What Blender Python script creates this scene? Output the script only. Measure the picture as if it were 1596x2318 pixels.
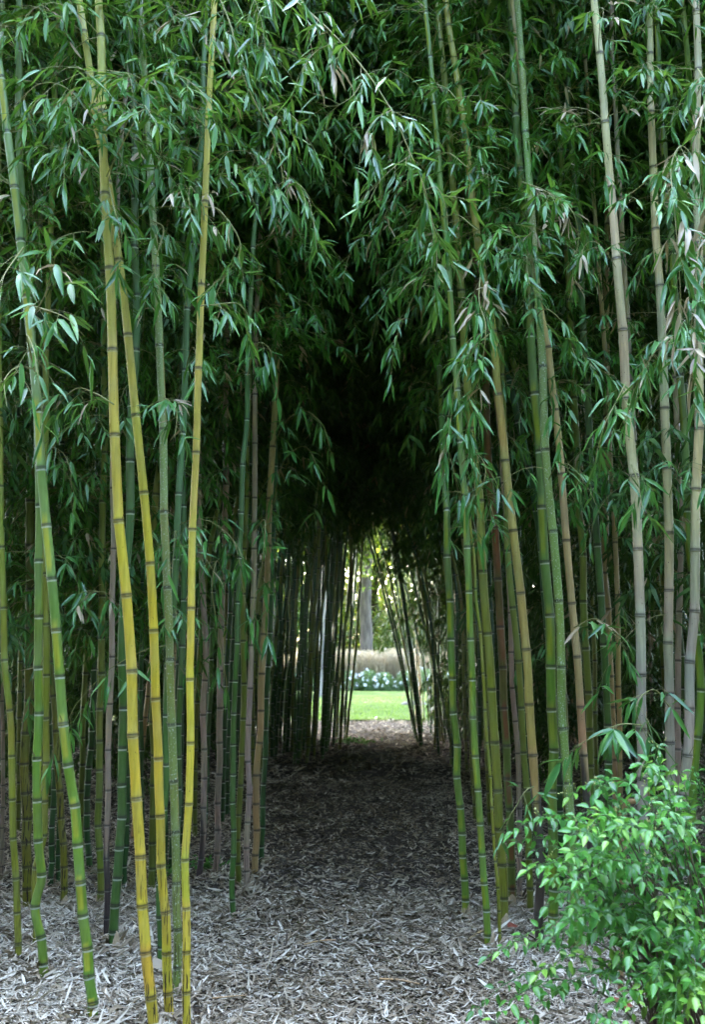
import bpy, math, random
import numpy as np
from math import radians as R
rng = np.random.default_rng(11); random.seed(11)
sc = bpy.context.scene
for o in list(bpy.data.objects): bpy.data.objects.remove(o)
COL = sc.collection

# ------------------------------------------------------------------ camera
F, CU, CV, HC = 2225.0, 798.0, 1158.5, 1.5          # focal length and centre in photo pixels (1596 wide), eye height
PIT = math.atan(327 / F)
cam_d = bpy.data.cameras.new('camera'); cam = bpy.data.objects.new('camera', cam_d); COL.objects.link(cam)
cam_d.sensor_fit = 'VERTICAL'; cam_d.sensor_height = 24; cam_d.lens = 24 * F / 2317
cam_d.clip_start = .05; cam_d.clip_end = 3000
cam.location = (0, 0, HC); cam.rotation_euler = (R(90) + PIT, 0, 0); sc.camera = cam
cam_d.dof.use_dof = True; cam_d.dof.focus_distance = 4.9; cam_d.dof.aperture_fstop = 2.2
sc.render.resolution_x, sc.render.resolution_y = 706, 1024

# ------------------------------------------------------------------ world, sun, exposure
SUN_EL, SUN_AZ = 42.0, -10.0                          # azimuth from +Y, negative = to the left
w = bpy.data.worlds.new('World'); sc.world = w; w.use_nodes = True
nt = w.node_tree; nt.nodes.clear()
sky = nt.nodes.new('ShaderNodeTexSky'); sky.sky_type = 'NISHITA'; sky.sun_disc = False
sky.sun_elevation = R(SUN_EL); sky.sun_rotation = R(SUN_AZ); sky.air_density = .8; sky.dust_density = 4.0; sky.ozone_density = .2
bg = nt.nodes.new('ShaderNodeBackground'); bg.inputs[1].default_value = .15
wo = nt.nodes.new('ShaderNodeOutputWorld'); nt.links.new(sky.outputs[0], bg.inputs[0]); nt.links.new(bg.outputs[0], wo.inputs[0])
sl = bpy.data.lights.new('sun', 'SUN'); sl.energy = 2.0; sl.angle = R(.5); sl.color = (1, .95, .86)
so = bpy.data.objects.new('sun', sl); COL.objects.link(so); so.rotation_euler = (R(SUN_EL - 90), 0, R(-SUN_AZ)); so.location = (0, 0, 30)
vs = sc.view_settings; sc.display_settings.display_device = 'sRGB'
vs.view_transform = 'Standard'; vs.look = 'None'; vs.exposure = 5.65; vs.gamma = 1; vs.use_curve_mapping = False
cy = sc.cycles; cy.max_bounces = 5; cy.diffuse_bounces = 1; cy.glossy_bounces = 2; cy.transmission_bounces = 3; cy.transparent_max_bounces = 4
cy.caustics_reflective = False; cy.caustics_refractive = False

# ------------------------------------------------------------------ helpers
def ray(u, v):
    xc, yc = (u - CU) / F, (CV - v) / F
    return np.array([xc, math.cos(PIT) - yc * math.sin(PIT), math.sin(PIT) + yc * math.cos(PIT)])
def at(u, v, D):                                      # a pixel of the photo at forward distance D
    d = ray(u, v); return np.array([0, 0, HC]) + d * (D / d[1])
def gnd(u, v):                                        # where that pixel meets the ground
    d = ray(u, v); return np.array([0, 0, HC]) + d * (-HC / d[2])
def tag(o, label=None, cat=None, group=None, kind=None):
    for k, x in (('label', label), ('category', cat), ('group', group), ('kind', kind)):
        if x: o[k] = x
    return o
def empty(name, loc, **k):
    o = bpy.data.objects.new(name, None); COL.objects.link(o); o.location = tuple(loc); o.empty_display_size = .1
    return tag(o, **k)
def link(name, me, parent=None, loc=(0, 0, 0)):
    o = bpy.data.objects.new(name, me); COL.objects.link(o); o.location = tuple(loc)
    if parent: o.parent = parent
    return o
def mesh(name, V, T, mats, attrs=None, smooth=True, midx=None):
    """triangle mesh from numpy arrays; attrs: {name: (n,4)}"""
    V = np.asarray(V, np.float32); T = np.asarray(T, np.int32)
    me = bpy.data.meshes.new(name); me.vertices.add(len(V)); me.vertices.foreach_set('co', V.ravel())
    me.loops.add(len(T) * 3); me.loops.foreach_set('vertex_index', T.ravel())
    me.polygons.add(len(T)); me.polygons.foreach_set('loop_start', np.arange(len(T), dtype=np.int32) * 3)
    if smooth: me.polygons.foreach_set('use_smooth', np.ones(len(T), bool))
    for m in mats: me.materials.append(m)
    if midx is not None: me.polygons.foreach_set('material_index', midx.astype(np.int32))
    for k, a in (attrs or {}).items():
        at_ = me.attributes.new(k, 'FLOAT_COLOR', 'POINT'); at_.data.foreach_set('color', np.asarray(a, np.float32).ravel())
    me.update(calc_edges=True); me.validate(); return me
def norm(a): return a / np.maximum(np.linalg.norm(a, axis=-1, keepdims=True), 1e-9)

def fan_template(ts, ws, mid=True, fold=.25):
    t, s, h, tris = [], [], [], []; k = 3 if mid else 2
    for a, b in zip(ts[:-1], ws[:-1]):
        for c in ((-1, 0, 1) if mid else (-1, 1)): t.append(a); s.append(c * b * .5); h.append(abs(c) * b * fold)
    t.append(ts[-1]); s.append(0); h.append(0); tip = len(t) - 1; n = len(ts) - 1
    for i in range(n - 1):
        for j in range(k - 1):
            a = i * k + j; tris += [(a, a + 1, a + k + 1), (a, a + k + 1, a + k)]
    for j in range(k - 1): a = (n - 1) * k + j; tris.append((a, a + 1, tip))
    return tuple(np.array(x, float) for x in (t, s, h)) + (np.array(tris),)
T_FINE = fan_template([0, .06, .2, .45, .72, .9, 1], [.06, .45, .9, 1, .68, .3, 0])
T_MID = fan_template([0, .2, .55, .82, 1], [.1, .85, 1, .5, 0])
T_LOW = fan_template([0, .3, .7, 1], [.15, 1, .75, 0], mid=False)
T_TINY = fan_template([0, .4, 1], [.2, 1, 0], mid=False)
T_OVAL = fan_template([0, .12, .35, .6, .85, 1], [.08, .7, 1, .82, .3, 0], fold=.3)
def leaves(P, Dn, N, L, W, sag, tint, dry, tmpl, wave=.02):
    t, s, h, tris = tmpl; n, m = len(P), len(t)
    Dn = norm(Dn); S = norm(np.cross(Dn, N)); N = norm(np.cross(S, Dn))
    V = P[:, None] + Dn[:, None] * (L[:, None] * t)[..., None] + S[:, None] * (W[:, None] * s)[..., None] \
        + N[:, None] * ((W[:, None] * h) - (sag * L * .35)[:, None] * t ** 2)[..., None]
    V[:, :, 2] -= (sag * L)[:, None] * t ** 2 * .65
    V += N[:, None] * (wave * L[:, None] * np.sin(t * 7 + tint[:, None] * 9))[..., None]
    Tr = (tris[None] + (np.arange(n) * m)[:, None, None]).reshape(-1, 3)
    A = np.zeros((n, m, 4)); A[..., 0] = tint[:, None]; A[..., 1] = dry[:, None]; A[..., 2] = np.abs(s) * 2; A[..., 3] = t
    return V.reshape(-1, 3), Tr, A.reshape(-1, 4)
def tubes(P0, P1, r0, r1, k=4):
    n = len(P0); d = norm(P1 - P0); up = np.where(np.abs(d[:, 2:3]) > .9, [[1., 0, 0]], [[0, 0, 1.]])
    a = norm(np.cross(d, up)); b = np.cross(d, a); th = np.arange(k) * 2 * np.pi / k
    ring = a[:, None] * np.cos(th)[None, :, None] + b[:, None] * np.sin(th)[None, :, None]
    V = np.concatenate([P0[:, None] + ring * np.asarray(r0)[:, None, None], P1[:, None] + ring * np.asarray(r1)[:, None, None]], 1)
    tr = []
    for i in range(k): j = (i + 1) % k; tr += [(i, j, k + j), (i, k + j, k + i)]
    return V.reshape(-1, 3), (np.array(tr)[None] + (np.arange(n) * 2 * k)[:, None, None]).reshape(-1, 3)
class Bag:
    """collects leaves and twigs, builds one mesh"""
    def __init__(s): s.l = []; s.t = []
    def leaf(s, p, d, n, L, W, sag, tint, dry): s.l.append((*p, *d, *n, L, W, sag, tint, dry))
    def seg(s, a, b, r0, r1): s.t.append((*a, *b, r0, r1))
    def build(s, name, tmpl, mleaf, mtwig, origin=(0, 0, 0), keep=None, twig_k=3):
        V, T, A, M = [], [], [], []; o = np.asarray(origin, float); nv = 0
        if s.l:
            a = np.array(s.l)
            if keep is not None: a = a[keep(a[:, :3] + .5 * a[:, 3:6] * a[:, 9:10])]
            if len(a):
                v, t, c = leaves(a[:, :3] - o, a[:, 3:6], a[:, 6:9], a[:, 9], a[:, 10], a[:, 11], a[:, 12], a[:, 13], tmpl)
                V.append(v); T.append(t); A.append(c); M.append(np.zeros(len(t))); nv = len(v)
        if s.t and mtwig:
            a = np.array(s.t)
            if keep is not None: a = a[keep((a[:, :3] + a[:, 3:6]) / 2)]
            if len(a):
                v, t = tubes(a[:, :3] - o, a[:, 3:6] - o, a[:, 6], a[:, 7], twig_k)
                V.append(v); T.append(t + nv); A.append(np.full((len(v), 4), .5)); M.append(np.ones(len(t)))
        if not V: return None
        return mesh(name, np.concatenate(V), np.concatenate(T), [mleaf] + ([mtwig] if mtwig else []), {'lc': np.concatenate(A)}, midx=np.concatenate(M))

# ------------------------------------------------------------------ materials
def mat(name):
    m = bpy.data.materials.new(name); m.use_nodes = True; t = m.node_tree; t.nodes.clear()
    out = t.nodes.new('ShaderNodeOutputMaterial'); return m, t, out
def N(t, typ, **k):
    n = t.nodes.new(typ)
    for a, b in k.items(): setattr(n, a, b)
    return n
def ramp(t, stops, fac):
    r = N(t, 'ShaderNodeValToRGB'); e = r.color_ramp.elements
    while len(e) < len(stops): e.new(.5)
    for x, (p, c) in zip(e, stops): x.position = p; x.color = (*c, 1)
    t.links.new(fac, r.inputs[0]); return r.outputs[0]
def mixc(t, f, a, b, mode='MIX'):
    n = N(t, 'ShaderNodeMix', data_type='RGBA', blend_type=mode)
    for s, x in ((n.inputs[0], f), (n.inputs[6], a), (n.inputs[7], b)):
        if hasattr(x, 'links') or isinstance(x, bpy.types.NodeSocket): t.links.new(x, s)
        elif isinstance(x, (int, float)): s.default_value = x
        else: s.default_value = (*x, 1)
    return n.outputs[2]
def noise(t, scale, detail=3, vec=None, stretch=None, rough=.55):
    n = N(t, 'ShaderNodeTexNoise'); n.inputs['Scale'].default_value = scale; n.inputs['Detail'].default_value = detail; n.inputs['Roughness'].default_value = rough
    if stretch:
        tc = N(t, 'ShaderNodeTexCoord'); mp = N(t, 'ShaderNodeMapping'); mp.inputs['Scale'].default_value = stretch
        t.links.new(tc.outputs['Object'], mp.inputs[0]); t.links.new(mp.outputs[0], n.inputs['Vector'])
    return n.outputs['Fac']
def principled(t, out, col, rough=.5, spec=.5):
    p = N(t, 'ShaderNodeBsdfPrincipled')
    if isinstance(col, bpy.types.NodeSocket): t.links.new(col, p.inputs['Base Color'])
    else: p.inputs['Base Color'].default_value = (*col, 1)
    if isinstance(rough, bpy.types.NodeSocket): t.links.new(rough, p.inputs['Roughness'])
    else: p.inputs['Roughness'].default_value = rough
    p.inputs['Specular IOR Level'].default_value = spec
    t.links.new(p.outputs[0], out.inputs[0]); return p

def leaf_mat(name, stops, straw=((.30, .22, .10), (.62, .52, .34)), rough=.36, trans=.25, tcol=(.30, .50, .05), spec=.5, edge=None):
    m, t, out = mat(name); a = N(t, 'ShaderNodeAttribute', attribute_name='lc'); sp = N(t, 'ShaderNodeSeparateColor')
    t.links.new(a.outputs['Color'], sp.inputs[0])
    c = ramp(t, stops, sp.outputs[0])
    if edge:
        e = N(t, 'ShaderNodeMath', operation='POWER'); t.links.new(sp.outputs[2], e.inputs[0]); e.inputs[1].default_value = 4
        c = mixc(t, e.outputs[0], c, edge)
    dr = ramp(t, [(0, straw[0]), (1, straw[1])], sp.outputs[0])
    c = mixc(t, sp.outputs[1], c, dr)
    p = principled(t, out, c, rough, spec)
    tr = N(t, 'ShaderNodeBsdfTranslucent'); tc = mixc(t, .75, c, tcol, 'MIX'); tc = mixc(t, sp.outputs[1], tc, dr); t.links.new(tc, tr.inputs[0])
    mx = N(t, 'ShaderNodeMixShader'); mx.inputs[0].default_value = trans
    t.links.new(p.outputs[0], mx.inputs[1]); t.links.new(tr.outputs[0], mx.inputs[2]); t.links.new(mx.outputs[0], out.inputs[0]); return m
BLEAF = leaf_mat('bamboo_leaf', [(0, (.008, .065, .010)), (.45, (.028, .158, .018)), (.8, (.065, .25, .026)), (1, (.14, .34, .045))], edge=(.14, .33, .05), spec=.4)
def simple(name, c1, c2, scale=20, rough=.6, spec=.4, stretch=None, bump=0):
    m, t, out = mat(name); f = noise(t, scale, 4, stretch=stretch or (1, 1, 1)); c = ramp(t, [(.3, c1), (.7, c2)], f); p = principled(t, out, c, rough, spec)
    if bump:
        b = N(t, 'ShaderNodeBump'); b.inputs['Distance'].default_value = bump; t.links.new(f, b.inputs['Height']); t.links.new(b.outputs[0], p.inputs['Normal'])
    return m
SKYLEAF = leaf_mat('skylit_bamboo_leaf', [(0, (.02, .12, .03)), (.45, (.048, .205, .036)), (.8, (.095, .30, .05)), (1, (.17, .36, .07))], edge=(.18, .37, .09), rough=.33, spec=.6, trans=.2)  # bamboo leaf painted lighter, as if lit by open sky
SHADELEAF = leaf_mat('shaded_bamboo_leaf', [(0, (.007, .04, .008)), (.45, (.016, .075, .014)), (.8, (.032, .12, .02)), (1, (.07, .15, .025))], edge=(.08, .15, .03), trans=.07, rough=.45, spec=.25)  # bamboo leaf painted darker, standing in for deep shade
TWIG = simple('bamboo_twig', (.16, .20, .05), (.36, .32, .13), 8)
SHEATH = simple('dry_sheath', (.42, .30, .17), (.66, .54, .36), 60, .6, .3, (6, 6, 1), .001)
def culm_mat():
    m, t, out = mat('bamboo_culm'); a = N(t, 'ShaderNodeAttribute', attribute_name='col'); b = N(t, 'ShaderNodeAttribute', attribute_name='fx')
    sp = N(t, 'ShaderNodeSeparateColor'); t.links.new(b.outputs['Color'], sp.inputs[0])
    n1 = noise(t, 1, 4, stretch=(70, 70, 5)); r1 = ramp(t, [(.25, (.72, .72, .72)), (.5, (1, 1, 1)), (.8, (1.22, 1.2, 1.15))], n1)
    c = mixc(t, 1, a.outputs['Color'], r1, 'MULTIPLY')
    n0 = noise(t, 1, 3, stretch=(5, 5, 2.2)); r0 = ramp(t, [(.3, (.78, .84, .8)), (.7, (1.15, 1.1, 1.0))], n0); c = mixc(t, 1, c, r0, 'MULTIPLY')
    n7 = noise(t, 1, 4, stretch=(9, 9, 5)); m7 = N(t, 'ShaderNodeMapRange'); m7.inputs['From Min'].default_value = .45; m7.inputs['From Max'].default_value = .75; m7.inputs['To Max'].default_value = .17
    t.links.new(n7, m7.inputs[0]); c = mixc(t, m7.outputs[0], c, (.36, .38, .30))
    # long dark scars where fx.r says so
    n2 = noise(t, 1, 2, stretch=(115, 115, 8)); mm = N(t, 'ShaderNodeMapRange'); mm.inputs['From Min'].default_value = .575; mm.inputs['From Max'].default_value = .60
    t.links.new(n2, mm.inputs[0]); k = N(t, 'ShaderNodeMath', operation='MULTIPLY'); t.links.new(mm.outputs[0], k.inputs[0]); t.links.new(sp.outputs[0], k.inputs[1])
    c = mixc(t, k.outputs[0], c, (.022, .013, .012))
    # small dark pits everywhere
    n5 = noise(t, 1, 1, stretch=(160, 160, 70)); m5 = N(t, 'ShaderNodeMapRange'); m5.inputs['From Min'].default_value = .73; m5.inputs['From Max'].default_value = .76
    t.links.new(n5, m5.inputs[0]); k5 = N(t, 'ShaderNodeMath', operation='MULTIPLY'); t.links.new(m5.outputs[0], k5.inputs[0]); t.links.new(sp.outputs[2], k5.inputs[1])
    c = mixc(t, k5.outputs[0], c, (.06, .04, .025))
    # pale lichen specks where fx.g says so
    n3 = noise(t, 1, 3, stretch=(150, 150, 110)); m3 = N(t, 'ShaderNodeMapRange'); m3.inputs['From Min'].default_value = .60; m3.inputs['From Max'].default_value = .64
    t.links.new(n3, m3.inputs[0]); k3 = N(t, 'ShaderNodeMath', operation='MULTIPLY'); t.links.new(m3.outputs[0], k3.inputs[0]); t.links.new(sp.outputs[1], k3.inputs[1])
    c = mixc(t, k3.outputs[0], c, (.45, .5, .38))
    rr = N(t, 'ShaderNodeMapRange'); rr.inputs['To Min'].default_value = .24; rr.inputs['To Max'].default_value = .48; t.links.new(n1, rr.inputs[0])
    p = principled(t, out, c, rr.outputs[0], .45)
    bm = N(t, 'ShaderNodeBump'); bm.inputs['Distance'].default_value = .0006; bm.inputs['Strength'].default_value = .5; t.links.new(n1, bm.inputs['Height']); t.links.new(bm.outputs[0], p.inputs['Normal'])
    return m
CULM = culm_mat()

# ------------------------------------------------------------------ the shape of the path and the tunnel over it
def path_l(D): return np.interp(D, [4, 6.5, 9, 11, 14, 15.5, 17, 18.5, 22], [-.55, -.66, -.85, -.95, -1.0, -.75, -.35, -.12, -.1])
def path_r(D): return np.interp(D, [4, 5, 7, 11, 16, 18, 22], [.66, .68, .80, 1.1, 1.15, 1.15, 1.3])
def outside_tunnel(P, pad=.0):
    D = P[:, 1]; l, r = path_l(D) + .18 - pad, path_r(D) - .12 + pad; c, hw = (l + r) / 2, (r - l) / 2 + .05
    zt = np.interp(D, [5, 8, 12, 18, 21], [3.75, 3.5, 3.4, 3.6, 4.3])
    q = ((P[:, 0] - c) / hw) ** 2 + (np.maximum(P[:, 2] - 1.2, 0) / (zt - 1.2)) ** 2
    n = .22 * np.sin(P[:, 0] * 9 + P[:, 1] * 4) * np.sin(P[:, 2] * 5 + P[:, 1] * 3)
    return (q + n > 1) | (D < 4.7) | (D > 20.3)

# ------------------------------------------------------------------ bamboo
def smooth(ctrl, n=10):
    c = np.asarray(ctrl, float); c = np.vstack([2 * c[0] - c[1], c, 2 * c[-1] - c[-2]]); out = []
    for i in range(1, len(c) - 2):
        p0, p1, p2, p3 = c[i - 1:i + 3]
        for t in np.arange(n) / n:
            out.append(.5 * (2 * p1 + (p2 - p0) * t + (2 * p0 - 5 * p1 + 4 * p2 - p3) * t * t + (3 * p1 - p0 - 3 * p2 + p3) * t ** 3))
    out.append(c[-2]); return np.array(out)
WHITE, DARK = np.array([.62, .68, .60]), np.array([.035, .032, .03])
# kind: colour high up, colour low down, height of the change, stripe colour, strength of the white ring, scars (near ground), specks, pits
KIND = {
 'golden': ((.50, .44, .10), (.60, .455, .045), 2.4, None, .35, 1, 0, .8),
 'yellow': ((.52, .46, .10), (.62, .50, .05), 1.9, None, .35, 1, 0, .5),
 'striped': ((.20, .30, .11), (.14, .26, .03), 2.0, (.42, .42, .04), 1, 0, 0, .2),
 'green': ((.11, .21, .085), (.065, .15, .03), 1.8, None, .9, 0, 0, .2),
 'limegreen': ((.16, .27, .08), (.145, .26, .032), 1.8, (.30, .36, .03), 1, 0, 0, .1),
 'teal': ((.05, .15, .065), (.028, .10, .022), 1.6, None, .8, 0, 0, 0),
 'speckled': ((.26, .33, .13), (.20, .27, .06), 1.8, (.30, .26, .07), .4, .7, 1, .3),
 'olive': ((.24, .29, .06), (.16, .20, .025), 1.5, None, .3, .3, 0, .5),
 'scarred': ((.14, .17, .04), (.19, .18, .02), 1.3, None, .15, 2, 0, .6),
 'yolive': ((.30, .33, .07), (.24, .26, .03), 1.8, None, .3, .4, 0, .4),
 'dead': ((.44, .33, .25), (.40, .29, .235), 1.5, None, .25, .6, 0, 1),
 'tan': ((.50, .37, .18), (.48, .31, .15), 1.5, None, .1, .3, 0, 1),
 'paletan': ((.56, .48, .22), (.33, .31, .22), 1.8, None, .15, .3, 0, 1),
 'grey': ((.56, .47, .27), (.37, .32, .265), 1.9, None, .1, .3, 0, 1),
 'russet': ((.16, .10, .035), (.13, .17, .03), 1.25, (.24, .07, .03), .2, .3, 0, .6),
}
def culm_mesh(name, path, r, kind, origin, nf=1.0, seed=0, black=None, K=16, H=None, phase=None):
    """path: dense 3D points; a ringed, jointed tube"""
    g = np.random.default_rng(seed); seg = np.linalg.norm(np.diff(path, axis=0), axis=1); S = np.concatenate([[0], np.cumsum(seg)]); tot = S[-1]
    nodes = []; s = g.uniform(.02, .08)
    while s < tot - .1:
        nodes.append(s); z = np.interp(s, S, path[:, 2]); s += nf * (min(.115 + .085 * max(z, 0), .30 if z < 5 else .26)) * g.uniform(.93, 1.07)
    offs = [(-.0125, 1.0, 0), (-.0095, 1.0, 1), (-.0045, 1.015, 1), (-.003, 1.12, 2), (.000, 1.09, 2), (.003, 1.0, 3), (.0065, 1.07, 3), (.0105, 1.055, 4), (.018, 1.0, 0)]
    st = [(0, 1, 0, 0)]
    for i, n in enumerate(nodes):
        k = max(.7, min(1.25, r / .02)); 
        for o_, f_, c_ in offs:
            if n + o_ * k > .002: st.append((n + o_ * k, f_, c_, i))
        nx = nodes[i + 1] if i + 1 < len(nodes) else tot
        for q in (.25, .5, .75): st.append((n + (nx - n) * q, .975, 0, i + 1 if q > 0 else i))
    st.append((tot, .6, 0, len(nodes))); st = [x for x in st if x[0] <= tot]; st.sort(key=lambda x: x[0])
    ss = np.array([x[0] for x in st]); f = np.array([x[1] for x in st]); cl = np.array([x[2] for x in st]); idx = np.array([x[3] for x in st])
    C = np.stack([np.interp(ss, S, path[:, i]) for i in range(3)], 1)
    # slight zigzag from joint to joint
    zz = g.normal(0, 1, (len(nodes) + 2, 2)) * r * .16; zp = np.concatenate([[0], nodes, [tot]])[:len(zz)]
    for i in (0, 1): C[:, i] += np.interp(ss, zp, zz[:len(zp), i])
    d = norm(np.gradient(C, axis=0)); a = norm(np.cross(d, [[0, 1., 0]])); b = np.cross(d, a)
    taper = np.interp(C[:, 2], [-.1, .3, 3, 7, 10], [1.0, 1.0, .97, .6, .25])
    th = np.arange(K) * 2 * np.pi / K; ph = g.uniform(0, 6.28) if phase is None else phase; rad = r * f * taper
    groove = np.zeros((len(st), K)); da = np.abs((th[None] - (ph + np.pi * (idx % 2))[:, None] + np.pi) % (2 * np.pi) - np.pi)
    rr = rad[:, None] * (1 - .05 * np.exp(-(da / .35) ** 2))
    V = C[:, None] + a[:, None] * (np.cos(th) * rr)[..., None] + b[:, None] * (np.sin(th) * rr)[..., None]
    hi, lo, zc, stripe, wh, scar, speck, pits = KIND[kind]; z = C[:, 2]; e = np.clip((z - zc + .5) / 1.0, 0, 1)[:, None]
    base = np.array(lo) * (1 - e) + np.array(hi) * e; jit = g.normal(0, .05, (len(nodes) + 2, 3)) + 1; base = base * jit[np.clip(idx, 0, len(jit) - 1)]
    col = np.repeat(base[:, None], K, 1)
    if stripe is not None:
        ms = (da < .62)[..., None] * (.55 + .45 * g.random(len(nodes) + 2)[np.clip(idx, 0, len(nodes) + 1)])[:, None, None]; col = col * (1 - ms) + np.array(stripe) * ms
    if black is not None:                           # (z0, z1): the stretch that has gone dark, with a ragged edge
        zb = np.clip((black[1] + .12 * np.sin(th * 2 + seed)[None] - z[:, None]) / .12, 0, 1) * np.clip((z[:, None] - black[0]) / .05, 0, 1) * .93
        col = col * (1 - zb[..., None]) + np.array([.032, .024, .030]) * zb[..., None]
    c1 = (cl == 1)[:, None, None] * wh; col = col * (1 - c1 * .9) + WHITE * c1 * .9
    for k_, m_ in ((2, .6), (3, .82), (4, .3)): q = (cl == k_)[:, None, None] * m_; col = col * (1 - q) + DARK * q
    A = np.concatenate([col, np.ones((*col.shape[:2], 1))], 2)
    fx = np.zeros_like(A); sc_z = np.clip(1.0 - z / .85, 0, 1) ** .5 * min(scar, 1) if scar <= 1 else np.clip(1.6 - z * .9, 0, 1)
    fx[..., 0] = sc_z[:, None] if scar <= 1 else sc_z[:, None] ; fx[..., 1] = speck; fx[..., 2] = pits; fx[..., 3] = 1
    n = len(st); i = np.arange(n - 1)[:, None] * K; j = np.arange(K)[None]; j2 = (j + 1) % K
    T = np.concatenate([np.stack([i + j, i + j2, i + K + j2], -1).reshape(-1, 3), np.stack([i + j, i + K + j2, i + K + j], -1).reshape(-1, 3)])
    V = V.reshape(-1, 3); A = A.reshape(-1, 4); fx = fx.reshape(-1, 4)
    if K > 12:                                       # branch buds and broken twig stubs at some joints
        P0, P1, R0 = [], [], []
        for nd in nodes:
            if g.random() > .42: continue
            c0 = np.array([np.interp(nd + .008, S, path[:, i]) for i in range(3)]); aa = g.uniform(0, 6.28); u_ = np.array([math.cos(aa), math.sin(aa), 0]); ln = g.uniform(.006, .012) if g.random() < .6 else g.uniform(.02, .06)
            if c0[2] < .7: ln = .006
            P0.append(c0 + u_ * r * .8); P1.append(c0 + u_ * (r + ln * .7) + [0, 0, ln * .9]); R0.append(.0032 if ln < .015 else .0022)
        if P0:
            v_, t_ = tubes(np.array(P0), np.array(P1), np.array(R0), np.array(R0) * .55, 5); T = np.concatenate([T, t_ + len(V)]); V = np.concatenate([V, v_])
            ac = np.tile([.16, .13, .05, 1.0], (len(v_), 1)); A = np.concatenate([A, ac]); fx = np.concatenate([fx, np.tile([0, 0, 0, 1.0], (len(v_), 1))])
    me = mesh(name, V - np.asarray(origin), T, [CULM], {'col': A, 'fx': fx})
    return me, nodes, S
def spray(bag, pts, g, Lm=.10, twig_gap=.085, twig_l=(.06, .17), dry=.02, start=.18, r0=.0028, nl=(3, 6), droop=.9, wr=.155, side_bias=None):
    """a leafy branch along pts: side twigs that end in fans of leaves"""
    pts = np.asarray(pts); seg = np.linalg.norm(np.diff(pts, axis=0), axis=1); S = np.concatenate([[0], np.cumsum(seg)]); tot = S[-1]
    P = lambda s: np.array([np.interp(s, S, pts[:, i]) for i in range(3)])
    for i in range(len(pts) - 1): bag.seg(pts[i], pts[i + 1], r0 * (1 - .7 * S[i] / tot), r0 * (1 - .7 * S[i + 1] / tot))
    s = start * tot; side = 1
    while s < tot + .001:
        p = P(min(s, tot)); d = norm(P(min(s + .03, tot)) - P(min(s, tot) - .03)); side = -side
        lat = norm(np.cross(d, [0, 0, 1.]) + g.normal(0, .35, 3))
        last = s > tot - twig_gap
        td = norm(d * (1.0 if last else .75) + lat * side * (.15 if last else .75) + np.array([0, 0, g.uniform(-.45, .25)]))
        tl = g.uniform(*twig_l); q = p; dr = g.choice([0, 1], p=[1 - dry, dry])
        ptsT = [p]
        for k in range(3): td = norm(td + np.array([0, 0, -.22 * droop])); q = q + td * tl / 3; ptsT.append(q)
        for k in range(3): bag.seg(ptsT[k], ptsT[k + 1], .0011, .0008)
        n = int(g.integers(nl[0], nl[1] + 1)); lat2 = norm(np.cross(td, [0, 0, 1.]) + g.normal(0, .4, 3))
        for k in range(n):
            f = 1 - .62 * k / n; b = ptsT[0] + (q - ptsT[0]) * f if k else q
            sd = (1 if k % 2 else -1) * (.25 if k == 0 else g.uniform(.45, 1.0))
            ld = norm(td * .8 + lat2 * sd + np.array([0, 0, -droop * g.uniform(-.1, 1.15)]) + g.normal(0, .27, 3))
            up = norm(np.array([g.normal(0, .5), g.normal(-.25, .5), 1.0]))
            L = Lm * g.uniform(.62, 1.25); bag.leaf(b, ld, up, L, L * wr * g.uniform(.8, 1.2), g.uniform(.02, .3), np.clip(g.normal(.45, .22), 0, 1), 1.0 if g.random() < (.75 if dr else .012) else 0)
        s += twig_gap * g.uniform(.7, 1.4)
def branches(bag, path, nodes, S, z0, z1, g, Lm=.10, per=2, blen=(.5, 1.15), dens=1.0, gap=.085, az=None, dry=.02, nl=(3, 6), wr=.16, droop=.6):
    a0 = g.uniform(0, 6.28)
    for i, s in enumerate(nodes):
        z = np.interp(s, S, path[:, 2])
        if z < z0 or z > z1: continue
        p = np.array([np.interp(s, S, path[:, k]) for k in range(3)])
        for b in range(per):
            if g.random() > dens: continue
            A = a0 + np.pi * (i % 2) + g.normal(0, .7) + (b - .5) * .7 if az is None else g.normal(az[0], az[1])
            el = R(g.uniform(20, 58)); L = g.uniform(*blen); d = np.array([math.cos(A) * math.cos(el), math.sin(A) * math.cos(el), math.sin(el)])
            pts = [p]; q = p; m = 7
            for k in range(m): d = norm(d + np.array([0, 0, -.16 - .03 * k]) + g.normal(0, .05, 3)); q = q + d * L / m; pts.append(q)
            spray(bag, pts, g, Lm=Lm, twig_gap=gap, dry=dry, nl=nl, wr=wr, droop=droop)

GF = 'bamboos standing at the front of the grove'
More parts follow.
